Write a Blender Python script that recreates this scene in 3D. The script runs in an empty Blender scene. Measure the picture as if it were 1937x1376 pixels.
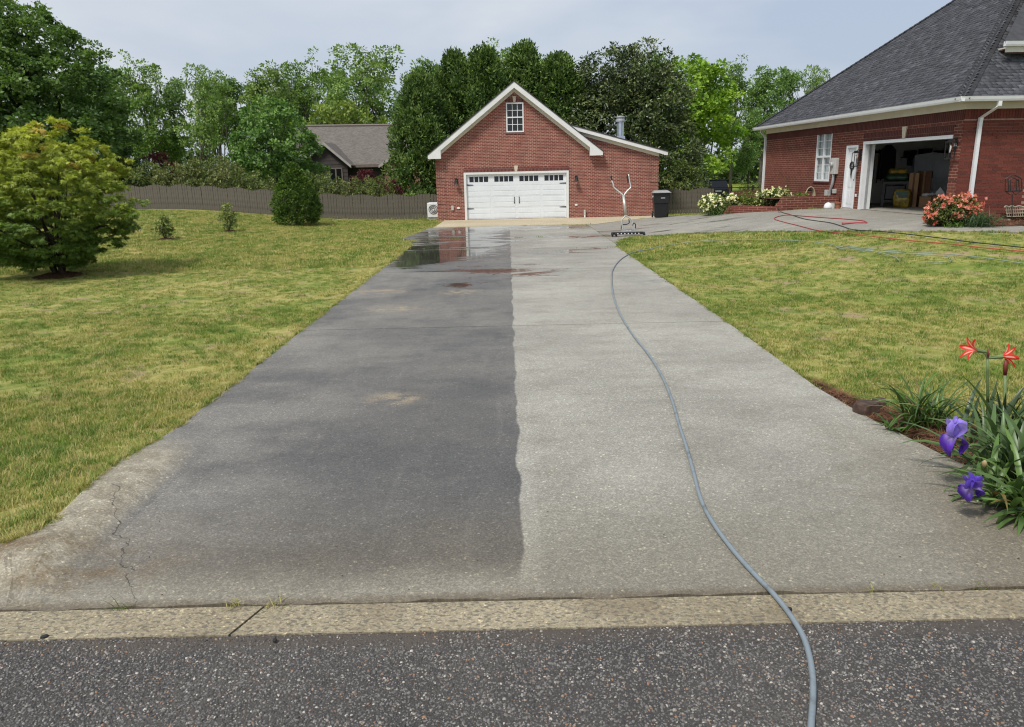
import bpy, bmesh, math, random
import numpy as np
from mathutils import Vector, Matrix

random.seed(11)
RNG = np.random.default_rng(11)
R = math.radians
scene = bpy.context.scene
COL = scene.collection

# ------------------------------------------------------------------ camera
W0, H0, F0, CAMH = 1937.0, 1376.0, 1400.0, 2.25
PITCH, ROLL = R(14.53), R(1.26)
_f = np.array([0, math.cos(PITCH), -math.sin(PITCH)]); _r = np.array([1.0, 0, 0]); _u = np.cross(_r, _f)
CR = math.cos(ROLL) * _r - math.sin(ROLL) * _u
CU = math.cos(ROLL) * _u + math.sin(ROLL) * _r
CC = np.array([0, 0, CAMH])
cam = bpy.data.cameras.new('camera')
cam.sensor_width = 36.0; cam.lens = 36.0 * F0 / W0; cam.clip_start = 0.05; cam.clip_end = 3000
camo = bpy.data.objects.new('camera', cam)
camo.matrix_world = Matrix(((CR[0], CU[0], -_f[0], CC[0]), (CR[1], CU[1], -_f[1], CC[1]), (CR[2], CU[2], -_f[2], CC[2]), (0, 0, 0, 1)))
COL.objects.link(camo); scene.camera = camo

# ------------------------------------------------------------------ sky, sun, exposure
SUN_EL = R(56); SUN_DIR = np.array([-0.62, -0.78])      # where the sun stands (behind the viewer, to the left)
world = bpy.data.worlds.new('World'); scene.world = world; world.use_nodes = True
wt = world.node_tree; wt.nodes.clear()
def wn(t, **k):
    n = wt.nodes.new(t)
    for a, b in k.items(): setattr(n, a, b)
    return n
wo = wn('ShaderNodeOutputWorld'); wb = wn('ShaderNodeBackground'); wb.inputs['Strength'].default_value = 0.1
sky = wn('ShaderNodeTexSky'); sky.sky_type = 'NISHITA'; sky.sun_disc = False
sky.sun_elevation = SUN_EL; sky.sun_rotation = math.atan2(SUN_DIR[0], SUN_DIR[1]); sky.air_density = 1.3; sky.dust_density = 2.5
wtc = wn('ShaderNodeTexCoord'); wmap = wn('ShaderNodeMapping'); wmap.inputs['Scale'].default_value = (1.0, 1.0, 3.6); wmap.inputs['Location'].default_value = (0.35, 0.2, 0.1)
wnz = wn('ShaderNodeTexNoise'); wnz.inputs['Scale'].default_value = 1.7; wnz.inputs['Detail'].default_value = 5; wnz.inputs['Roughness'].default_value = 0.5; wnz.inputs['Distortion'].default_value = 0.3
wr = wn('ShaderNodeValToRGB'); wr.color_ramp.elements[0].position = 0.38; wr.color_ramp.elements[1].position = 0.68
wr.color_ramp.elements[0].color = (3.95, 4.6, 5.8, 1); wr.color_ramp.elements[1].color = (6.3, 6.55, 6.9, 1)
wmix = wn('ShaderNodeMix', data_type='RGBA'); wmix.inputs['Factor'].default_value = 0.86
wt.links.new(wtc.outputs['Generated'], wmap.inputs['Vector']); wt.links.new(wmap.outputs[0], wnz.inputs['Vector'])
wt.links.new(wnz.outputs['Fac'], wr.inputs[0]); wt.links.new(sky.outputs[0], wmix.inputs[6]); wt.links.new(wr.outputs[0], wmix.inputs[7])
wt.links.new(wmix.outputs[2], wb.inputs[0]); wt.links.new(wb.outputs[0], wo.inputs[0])
sl = bpy.data.lights.new('sun', 'SUN'); sl.energy = 2.6; sl.angle = R(12); sl.color = (1.0, 0.955, 0.88)
so = bpy.data.objects.new('sun', sl); COL.objects.link(so)
ce = math.cos(SUN_EL)
so.rotation_mode = 'QUATERNION'
so.rotation_quaternion = Vector((-SUN_DIR[0] * ce, -SUN_DIR[1] * ce, -math.sin(SUN_EL))).to_track_quat('-Z', 'Y')
so.location = (-10, -10, 30)
vs = scene.view_settings
vs.view_transform = 'Standard'; vs.look = 'None'; vs.exposure = 0.3; vs.gamma = 1.0; vs.use_curve_mapping = False
scene.render.engine = 'CYCLES'
cy = scene.cycles
cy.use_denoising = True; cy.max_bounces = 6; cy.diffuse_bounces = 3; cy.glossy_bounces = 3; cy.transmission_bounces = 4; cy.transparent_max_bounces = 8
scene.cycles.pixel_filter_type = 'BLACKMAN_HARRIS'; cy.filter_width = 1.15
cy.denoising_prefilter = 'ACCURATE'
cy.caustics_reflective = False; cy.caustics_refractive = False; cy.sample_clamp_indirect = 1.0

# ------------------------------------------------------------------ terrain and placing helpers
def S(t):
    t = np.clip(t, 0, 1); return t * t * (3 - 2 * t)
def gz(x, y):
    r = .70 * S((x - 3.6) / 8) * S((y - 8) / 11) * (1 - S((y - 29) / 9))
    l = .75 * S((-x - 6) / 13) * S((y - 20) / 16)
    k = S((y - 40) / 15)
    kb = .13 * S((-x - 2.52) / .42) * S((y - 3.6) / .36) * (1 - S((y - 4.9) / 1.8))      # rolled kerb and verge at the near left corner
    return (r + l) * (1 - k) - .5 * k + 2.2 * S((y - 80) / 90) + kb
def ray(px, py):
    return _f + (px - W0 / 2) / F0 * CR + (H0 / 2 - py) / F0 * CU
def at(px, py, Y):                       # the point at depth Y seen in that direction of the photograph
    d = ray(px, py); return CC + d * (Y / d[1])
def gnd(px, py):                         # the ground point seen there
    d = ray(px, py); t = .5; prev = t
    while t < 400:
        p = CC + d * t
        if p[2] < gz(p[0], p[1]):
            a, b = prev, t
            for _ in range(30):
                m = (a + b) / 2; p = CC + d * m
                if p[2] < gz(p[0], p[1]): b = m
                else: a = m
            return CC + d * b
        prev = t; t *= 1.02
    return CC + d * 400

# ------------------------------------------------------------------ material helpers
class NT:
    def __init__(s, name):
        s.m = bpy.data.materials.new(name); s.m.use_nodes = True; s.t = s.m.node_tree; s.t.nodes.clear()
        s.out = s.t.nodes.new('ShaderNodeOutputMaterial')
    def n(s, t, **k):
        nd = s.t.nodes.new(t)
        for a, b in k.items(): setattr(nd, a, b)
        return nd
    def put(s, sock, v):
        if isinstance(v, bpy.types.NodeSocket): s.t.links.new(v, sock)
        elif v is not None:
            if isinstance(v, (tuple, list)) and len(v) == 3 and sock.type == 'RGBA': v = (*v, 1)
            sock.default_value = v
    def math(s, op, a, b=None, c=None, clamp=False):
        nd = s.n('ShaderNodeMath', operation=op); nd.use_clamp = clamp
        s.put(nd.inputs[0], a)
        if b is not None: s.put(nd.inputs[1], b)
        if c is not None: s.put(nd.inputs[2], c)
        return nd.outputs[0]
    def mix(s, f, a, b, blend='MIX'):
        nd = s.n('ShaderNodeMix', data_type='RGBA', blend_type=blend)
        s.put(nd.inputs[0], f); s.put(nd.inputs[6], a); s.put(nd.inputs[7], b)
        return nd.outputs[2]
    def step(s, v, lo, hi, a=0.0, b=1.0):
        nd = s.n('ShaderNodeMapRange', interpolation_type='SMOOTHSTEP')
        s.put(nd.inputs[0], v); s.put(nd.inputs[1], lo); s.put(nd.inputs[2], hi); s.put(nd.inputs[3], a); s.put(nd.inputs[4], b)
        return nd.outputs[0]
    def noise(s, scale, vec=None, detail=3, rough=.55, dist=0, sc=None, loc=None, out='Fac'):
        if vec is None: vec = s.pos()
        if sc is not None or loc is not None:
            mp = s.n('ShaderNodeMapping'); s.put(mp.inputs['Vector'], vec)
            if sc: mp.inputs['Scale'].default_value = sc
            if loc: mp.inputs['Location'].default_value = loc
            vec = mp.outputs[0]
        nd = s.n('ShaderNodeTexNoise'); s.put(nd.inputs['Vector'], vec); nd.inputs['Scale'].default_value = scale
        nd.inputs['Detail'].default_value = detail; nd.inputs['Roughness'].default_value = rough; nd.inputs['Distortion'].default_value = dist
        return nd.outputs[out]
    def pos(s):
        if not hasattr(s, '_p'): s._p = s.n('ShaderNodeNewGeometry').outputs['Position']
        return s._p
    def obj(s):
        return s.n('ShaderNodeTexCoord').outputs['Object']
    def sep(s, v):
        nd = s.n('ShaderNodeSeparateXYZ'); s.put(nd.inputs[0], v); return nd.outputs
    def bump(s, h, strength=.3, dist=.01):
        nd = s.n('ShaderNodeBump'); s.put(nd.inputs['Height'], h); s.put(nd.inputs['Strength'], strength); nd.inputs['Distance'].default_value = dist
        return nd.outputs[0]
    def pbsdf(s, col, rough=.6, bump=None, spec=.5, metal=0, link=True, **kw):
        b = s.n('ShaderNodeBsdfPrincipled'); s.put(b.inputs['Base Color'], col); s.put(b.inputs['Roughness'], rough)
        s.put(b.inputs['Specular IOR Level'], spec); s.put(b.inputs['Metallic'], metal)
        if bump is not None: s.put(b.inputs['Normal'], bump)
        for k, v in kw.items(): s.put(b.inputs[k], v)
        if link: s.t.links.new(b.outputs[0], s.out.inputs[0])
        return b.outputs[0]

def plain(name, c, rough=.6, var=.18, scale=9, metal=0, spec=.5, bumps=0.0, bscale=60):
    t = NT(name)
    nz = t.noise(scale, t.obj(), 4)
    d = tuple(v * (1 - var) for v in c); e = tuple(min(1, v * (1 + var)) for v in c)
    col = t.mix(t.step(nz, .3, .7), d, e)
    bp = t.bump(t.noise(bscale, t.obj(), 3), bumps, .01) if bumps else None
    t.pbsdf(col, rough, bp, spec, metal); return t.m

def brick_mat(name, c1, c2, mortar, bw=.203, rh=.0677, ms=.0055, rough=.85, bstr=.6, dark=.35):
    t = NT(name)
    uv = t.n('ShaderNodeUVMap').outputs[0]
    b = t.n('ShaderNodeTexBrick'); b.offset = .5
    t.put(b.inputs['Vector'], uv); b.inputs['Scale'].default_value = 1; b.inputs['Brick Width'].default_value = bw; b.inputs['Row Height'].default_value = rh
    b.inputs['Mortar Size'].default_value = ms; b.inputs['Mortar Smooth'].default_value = .15; b.inputs['Bias'].default_value = 0
    t.put(b.inputs['Color1'], (0, 0, 0)); t.put(b.inputs['Color2'], (1, 1, 1)); t.put(b.inputs['Mortar'], (.5, .5, .5))
    f = t.math('ADD', t.math('MULTIPLY', b.outputs['Color'], 1.0), 0)
    big = t.noise(.9, uv, 4)
    base = t.mix(f, c1, c2)
    fine = t.noise(60, uv, 4, .7)
    base = t.mix(t.step(fine, .35, .75, 0, .45), base, tuple(v * .55 for v in c1))
    base = t.mix(t.step(big, .35, .7, 0, dark), base, tuple(v * .7 for v in c2))
    mort = t.mix(t.step(t.noise(2.2, uv, 4), .35, .7), mortar, tuple(v * .62 for v in mortar))
    col = t.mix(b.outputs['Fac'], base, mort)
    h = t.math('ADD', t.math('MULTIPLY', b.outputs['Fac'], -1.0), t.math('MULTIPLY', fine, .35))
    t.pbsdf(col, rough, t.bump(h, bstr, .008), .3); return t.m

def leaf_mat(name, rough=.5, trans=.32, spec=.4, gain=1.45):
    t = NT(name)
    a = t.n('ShaderNodeAttribute'); a.attribute_name = 'Col'
    col = a.outputs['Color']
    if gain != 1: col = t.mix(1.0, col, (gain, gain, gain), 'MULTIPLY')
    b = t.pbsdf(col, rough, None, spec, link=False)
    tr = t.n('ShaderNodeBsdfTranslucent'); t.put(tr.inputs[0], t.mix(1.0, col, (1.15, 1.25, .6), 'MULTIPLY'))
    mx = t.n('ShaderNodeMixShader'); mx.inputs[0].default_value = trans
    t.t.links.new(b, mx.inputs[1]); t.t.links.new(tr.outputs[0], mx.inputs[2]); t.t.links.new(mx.outputs[0], t.out.inputs[0])
    return t.m

def bark_mat(name, c, c2):
    t = NT(name)
    nz = t.noise(5, t.obj(), 6, .65, sc=(3, 3, .8))
    t.pbsdf(t.mix(t.step(nz, .35, .68), c, c2), .9, t.bump(nz, .8, .03), .2); return t.m

def glass_mat(name, c=(.01, .012, .014), rough=.04):
    t = NT(name); t.pbsdf(c, rough, None, .6); return t.m

M = {}
M['brick_garage'] = brick_mat('brick_garage', (.32, .085, .06), (.18, .052, .042), (.56, .4, .32), ms=.0075)
M['brick_house'] = brick_mat('brick_house', (.21, .058, .037), (.13, .04, .029), (.4, .245, .18), bw=.29, rh=.086, ms=.007)
M['soldier_garage'] = brick_mat('soldier_garage', (.2, .05, .04), (.11, .032, .03), (.36, .26, .22), bw=.0677, rh=.4, ms=.005)
M['soldier_house'] = brick_mat('soldier_house', (.12, .03, .024), (.075, .02, .018), (.19, .12, .1), bw=.086, rh=.6, ms=.006)
M['white'] = plain('white_paint', (.78, .8, .81), .45, .04, 3)
M['trim'] = plain('white_trim', (.76, .76, .74), .5, .05, 2.5)
M['cream'] = plain('cream_trim', (.66, .63, .53), .5, .06, 2.5)
M['door_white'] = plain('door_white', (.74, .78, .81), .38, .03, 2)
M['stone'] = plain('keystone', (.62, .54, .42), .8, .12, 12, bumps=.3)
M['black_metal'] = plain('black_metal', (.014, .014, .015), .4, .2, 20)
M['pane'] = glass_mat('dark_glass')
M['grey_box'] = plain('grey_box', (.5, .5, .47), .5, .08, 12)
M['grey_metal'] = plain('grey_metal', (.42, .43, .44), .4, .1, 8, metal=.2)
M['galv'] = plain('galvanised', (.55, .62, .7), .3, .1, 6, metal=.75)
M['shingle_flat'] = plain('roof_dark', (.05, .05, .055), .9, .2, 6)
M['dry_wall'] = plain('drywall', (.75, .75, .73), .8, .08, 2)
M['dark_plastic'] = plain('dark_plastic', (.012, .012, .014), .42, .2, 14)
M['lid'] = plain('bin_lid_glare', (.3, .3, .29), .28, .1, 9)  # grey lid; glare on its top is put into the lighter colour
M['label_white'] = plain('label_white', (.7, .7, .7), .5, .05, 9)
M['card'] = plain('cardboard', (.34, .2, .1), .85, .12, 5)
M['card_dark'] = plain('cardboard_dark', (.14, .07, .035), .85, .12, 5)
M['bag_yellow'] = plain('bag_yellow', (.3, .21, .03), .4, .5, 7)
M['bag_green'] = plain('bag_green', (.02, .06, .03), .4, .4, 7)
M['cab_white'] = plain('cabinet_paint', (.68, .72, .78), .45, .06, 2)
M['terracotta'] = plain('terracotta', (.3, .11, .06), .8, .2, 12)
M['rubber'] = plain('rubber', (.015, .015, .015), .7, .2, 20)
M['steel'] = plain('bare_steel', (.62, .61, .56), .35, .1, 12, metal=.5)

# ------------------------------------------------------------------ mesh helpers
def prop(o, label=None, cat=None, group=None, kind=None):
    if label: o['label'] = label
    if cat: o['category'] = cat
    if group: o['group'] = group
    if kind: o['kind'] = kind
    return o
def empty(name, loc=(0, 0, 0), rz=0, label=None, cat=None, group=None, kind=None):
    o = bpy.data.objects.new(name, None); o.empty_display_size = .2
    o.location = [float(v) for v in loc]; o.rotation_euler = (0, 0, rz); COL.objects.link(o)
    return prop(o, label, cat, group, kind)
def minv(p):
    m = Matrix.Translation(p.location) @ p.rotation_euler.to_matrix().to_4x4()
    if p.parent is not None: m = (Matrix.Translation(p.parent.location) @ p.parent.rotation_euler.to_matrix().to_4x4()) @ m
    return m.inverted()
class MB:
    """collects faces; build() links them as one mesh object. Box-projected UVs in metres."""
    def __init__(s): s.v = []; s.f = []; s.fm = []
    def add(s, vs, fs, m=0):
        o = len(s.v); s.v += [tuple(float(c) for c in p) for p in vs]; s.f += [tuple(i + o for i in f) for f in fs]; s.fm += [m] * len(fs); return s
    def box(s, x0, x1, y0, y1, z0, z1, m=0, M4=None):
        vs = [(x, y, z) for z in (z0, z1) for y in (y0, y1) for x in (x0, x1)]
        if M4 is not None: vs = [tuple(M4 @ Vector(p)) for p in vs]
        return s.add(vs, [(0, 2, 3, 1), (4, 5, 7, 6), (0, 1, 5, 4), (2, 6, 7, 3), (0, 4, 6, 2), (1, 3, 7, 5)], m)
    def bbox(s, x0, x1, y0, y1, z0, z1, b=.01, m=0, M4=None):       # box with chamfered edges
        bm = bmesh.new(); bmesh.ops.create_cube(bm, size=1)
        for p in bm.verts: p.co = Vector(((x0 + x1) / 2 + p.co.x * (x1 - x0), (y0 + y1) / 2 + p.co.y * (y1 - y0), (z0 + z1) / 2 + p.co.z * (z1 - z0)))
        bmesh.ops.bevel(bm, geom=bm.edges[:], offset=b, segments=2, affect='EDGES', profile=.5)
        vs = [tuple(M4 @ p.co) if M4 is not None else tuple(p.co) for p in bm.verts]
        bm.verts.index_update(); s.add(vs, [tuple(v.index for v in f.verts) for f in bm.faces], m); bm.free(); return s
    def prism(s, poly, a, b, axis='y', m=0):       # poly in the other two axes, extruded from a to b
        def P(p, c):
            return {'y': (p[0], c, p[1]), 'x': (c, p[0], p[1]), 'z': (p[0], p[1], c)}[axis]
        n = len(poly); vs = [P(p, a) for p in poly] + [P(p, b) for p in poly]
        ar = sum(poly[i][0] * poly[(i + 1) % n][1] - poly[(i + 1) % n][0] * poly[i][1] for i in range(n))
        flip = (ar > 0) == (axis == 'y')
        fs = [tuple(range(n)), tuple(range(2 * n - 1, n - 1, -1))] + [(i, i + n, (i + 1) % n + n, (i + 1) % n) for i in range(n)]
        if (axis == 'y') != (ar > 0): fs = [f[::-1] for f in fs]
        return s.add(vs, fs, m)
    def tube(s, pts, r, n=8, m=0, cap=True):
        pts = [Vector([float(c) for c in p]) for p in pts]; k = len(pts)
        rs = r if isinstance(r, (list, tuple, np.ndarray)) else [r] * k
        vs = []; prev = None
        for i, p in enumerate(pts):
            d = (pts[min(i + 1, k - 1)] - pts[max(i - 1, 0)]).normalized()
            if prev is None: a = d.orthogonal().normalized()
            else: a = (prev - d * prev.dot(d)).normalized()
            prev = a; b = d.cross(a)
            for j in range(n):
                t = 2 * math.pi * j / n; vs.append(tuple(p + (a * math.cos(t) + b * math.sin(t)) * float(rs[i])))
        fs = [(i * n + j, i * n + (j + 1) % n, (i + 1) * n + (j + 1) % n, (i + 1) * n + j) for i in range(k - 1) for j in range(n)]
        if cap: fs += [tuple(range(n - 1, -1, -1)), tuple(range((k - 1) * n, k * n))]
        return s.add(vs, fs, m)
    def lathe(s, prof, c=(0, 0, 0), n=16, m=0, M4=None):   # prof: (radius, z)
        vs = []
        for (r, z) in prof:
            for j in range(n):
                t = 2 * math.pi * j / n; p = Vector((c[0] + r * math.cos(t), c[1] + r * math.sin(t), c[2] + z))
                vs.append(tuple(M4 @ p) if M4 is not None else tuple(p))
        k = len(prof)
        fs = [(i * n + j, i * n + (j + 1) % n, (i + 1) * n + (j + 1) % n, (i + 1) * n + j) for i in range(k - 1) for j in range(n)]
        fs += [tuple(range(n - 1, -1, -1)), tuple(range((k - 1) * n, k * n))]
        return s.add(vs, fs, m)
    def build(s, name, mat, parent=None, world=False, smooth=False, uv=True, bevel=0):
        vs = s.v
        if parent is not None and world:
            mi = minv(parent); vs = [tuple(mi @ Vector(p)) for p in vs]
        me = bpy.data.meshes.new(name); me.from_pydata(vs, [], s.f); me.update()
        for mm in (mat if isinstance(mat, list) else [mat]): me.materials.append(M[mm] if isinstance(mm, str) else mm)
        if isinstance(mat, list): me.polygons.foreach_set('material_index', s.fm)
        if smooth: me.polygons.foreach_set('use_smooth', [True] * len(me.polygons))
        if uv:
            l = me.uv_layers.new(name='UVMap')
            for p in me.polygons:
                nx, ny, nz = (abs(c) for c in p.normal)
                for li in p.loop_indices:
                    c = me.vertices[me.loops[li].vertex_index].co
                    l.data[li].uv = (c.x, c.z) if ny >= nx and ny >= nz else ((c.y, c.z) if nx >= nz else (c.x, c.y))
        o = bpy.data.objects.new(name, me); COL.objects.link(o)
        if parent is not None: o.parent = parent
        if bevel:
            bv = o.modifiers.new('bevel', 'BEVEL'); bv.width = bevel; bv.segments = 2; bv.limit_method = 'ANGLE'
        return o
def np_mesh(name, V, Fc, mat, col=None, parent=None, smooth=False):
    V = np.asarray(V, np.float32); Fc = np.asarray(Fc, np.int32); k = Fc.shape[1]
    me = bpy.data.meshes.new(name)
    me.vertices.add(len(V)); me.vertices.foreach_set('co', V.ravel())
    me.loops.add(Fc.size); me.loops.foreach_set('vertex_index', Fc.ravel())
    me.polygons.add(len(Fc)); me.polygons.foreach_set('loop_start', np.arange(0, Fc.size, k, dtype=np.int32))
    try: me.polygons.foreach_set('loop_total', np.full(len(Fc), k, np.int32))
    except Exception: pass
    if smooth: me.polygons.foreach_set('use_smooth', np.ones(len(Fc), bool))
    me.update(calc_edges=True)
    if col is not None:
        c = np.ones((len(V), 4), np.float32); c[:, :3] = col
        a = me.color_attributes.new('Col', 'FLOAT_COLOR', 'POINT'); a.data.foreach_set('color', c.ravel())
    me.materials.append(M[mat] if isinstance(mat, str) else mat)
    if name is None: return me
    o = bpy.data.objects.new(name, me); COL.objects.link(o)
    if parent is not None: o.parent = parent
    return o
def link_mesh(name, me, parent=None, loc=(0, 0, 0), rz=0, sc=1):
    o = bpy.data.objects.new(name, me); COL.objects.link(o); o.location = [float(c) for c in loc]; o.rotation_euler = (0, 0, rz)
    o.scale = (sc, sc, sc) if not isinstance(sc, (tuple, list)) else sc
    if parent is not None: o.parent = parent
    return o
def catmull(pts, n=8):
    P = [np.array(p, float) for p in pts]; P = [2 * P[0] - P[1]] + P + [2 * P[-1] - P[-2]]; out = []
    for i in range(1, len(P) - 2):
        for j in range(n):
            t = j / n; a, b, c, d = P[i - 1], P[i], P[i + 1], P[i + 2]
            out.append(.5 * (2 * b + (c - a) * t + (2 * a - 5 * b + 4 * c - d) * t * t + (3 * b - a - 3 * c + d) * t ** 3))
    out.append(P[-2]); return out
def inside(poly, x, y):                   # vectorised point in polygon
    x = np.asarray(x); y = np.asarray(y); r = np.zeros(x.shape, bool); n = len(poly)
    for i in range(n):
        x1, y1 = poly[i][:2]; x2, y2 = poly[(i + 1) % n][:2]
        if y1 == y2: continue
        c = ((y1 > y) != (y2 > y)) & (x < (x2 - x1) * (y - y1) / (y2 - y1) + x1); r ^= c
    return r
def sheet(name, poly, mat, dz=0.0, thick=.1, cell=.6, parent=None, zf=None):
    """flat polygon cut into a grid and laid on the terrain, with a skirt"""
    bm = bmesh.new(); vs = [bm.verts.new((p[0], p[1], 0)) for p in poly]; bm.faces.new(vs)
    bmesh.ops.triangulate(bm, faces=bm.faces[:])
    xs = [p[0] for p in poly]; ys = [p[1] for p in poly]
    for ax, lo, hi in ((0, min(xs), max(xs)), (1, min(ys), max(ys))):
        c = math.ceil(lo / cell) * cell + 1e-4
        while c < hi:
            nrm = Vector((1, 0, 0)) if ax == 0 else Vector((0, 1, 0))
            bmesh.ops.bisect_plane(bm, geom=bm.verts[:] + bm.edges[:] + bm.faces[:], plane_co=nrm * c, plane_no=nrm, dist=1e-5); c += cell
    bmesh.ops.remove_doubles(bm, verts=bm.verts[:], dist=1e-4)
    bmesh.ops.recalc_face_normals(bm, faces=bm.faces[:])
    for f in bm.faces:
        if f.normal.z < 0: f.normal_flip()
    zz = zf or (lambda x, y: float(gz(x, y)) + dz)
    for v in bm.verts: v.co.z = zz(v.co.x, v.co.y)
    if thick:
        be = [e for e in bm.edges if e.is_boundary]
        g = bmesh.ops.extrude_edge_only(bm, edges=be)
        for v in g['geom']:
            if isinstance(v, bmesh.types.BMVert): v.co.z -= thick
    me = bpy.data.meshes.new(name); bm.to_mesh(me); bm.free(); me.materials.append(M[mat])
    o = bpy.data.objects.new(name, me); COL.objects.link(o)
    if parent is not None: o.parent = parent
    return o
# ------------------------------------------------------------------ ground materials
def lawn_colour(t, blade):
    p = t.pos()
    a = t.noise(.42, p, 4, .6, loc=(3.1, 7.7, 0)); b = t.noise(2.1, p, 4, .65); c = t.noise(9, p, 3, .6)
    d = t.math('ADD', t.math('ADD', t.math('MULTIPLY', a, .44), t.math('MULTIPLY', b, .34)), t.math('MULTIPLY', c, .22))
    far = t.step(t.sep(p)[1], 5, 30, 0, .022)
    d = t.math('ADD', d, far)
    if blade:
        rnd = t.n('ShaderNodeObjectInfo').outputs['Random']
        d = t.math('ADD', d, t.math('MULTIPLY', t.math('SUBTRACT', rnd, .5), .42))
    px_, py_, _ = t.sep(p)
    d = t.math('SUBTRACT', d, t.step(px_, 2.5, 4, 0, .012))
    d = t.math('ADD', d, t.math('MULTIPLY', t.step(t.math('ABSOLUTE', t.math('ADD', px_, 3.15)), .15, .9, .05, 0), 1.0)); d = t.math('ADD', d, t.step(py_, 7, 13, .022, 0))
    dry = t.step(d, .41, .62)
    g = t.mix(t.step(b, .35, .65), (.12, .215, .03), (.205, .3, .042))
    s = t.mix(t.step(c, .35, .65), (.40, .38, .095), (.56, .49, .2))
    col = t.mix(dry, g, s)
    if not blade:
        bare = t.step(t.noise(1.3, p, 5, .7, loc=(9, 2, 0)), .54, .66)
        col = t.mix(.35, col, (.17, .14, .055)); col = t.mix(bare, col, (.33, .25, .15))
    return col
t = NT('lawn_ground'); p = t.pos()
far = t.step(t.sep(p)[1], 41, 44)
col = t.mix(far, lawn_colour(t, False), t.mix(t.step(t.noise(.08, p, 3), .4, .6), (.13, .2, .03), (.24, .27, .06)))
t.pbsdf(col, .95, t.bump(t.noise(45, p, 4, .7), .6, .03), .1); M['lawn'] = t.m
t = NT('grass_blade'); c = lawn_colour(t, True)
b = t.pbsdf(c, .6, None, .25, link=False); tr = t.n('ShaderNodeBsdfTranslucent'); t.put(tr.inputs[0], c)
mx = t.n('ShaderNodeMixShader'); mx.inputs[0].default_value = .3
t.t.links.new(b, mx.inputs[1]); t.t.links.new(tr.outputs[0], mx.inputs[2]); t.t.links.new(mx.outputs[0], t.out.inputs[0]); M['grass'] = t.m

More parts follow.
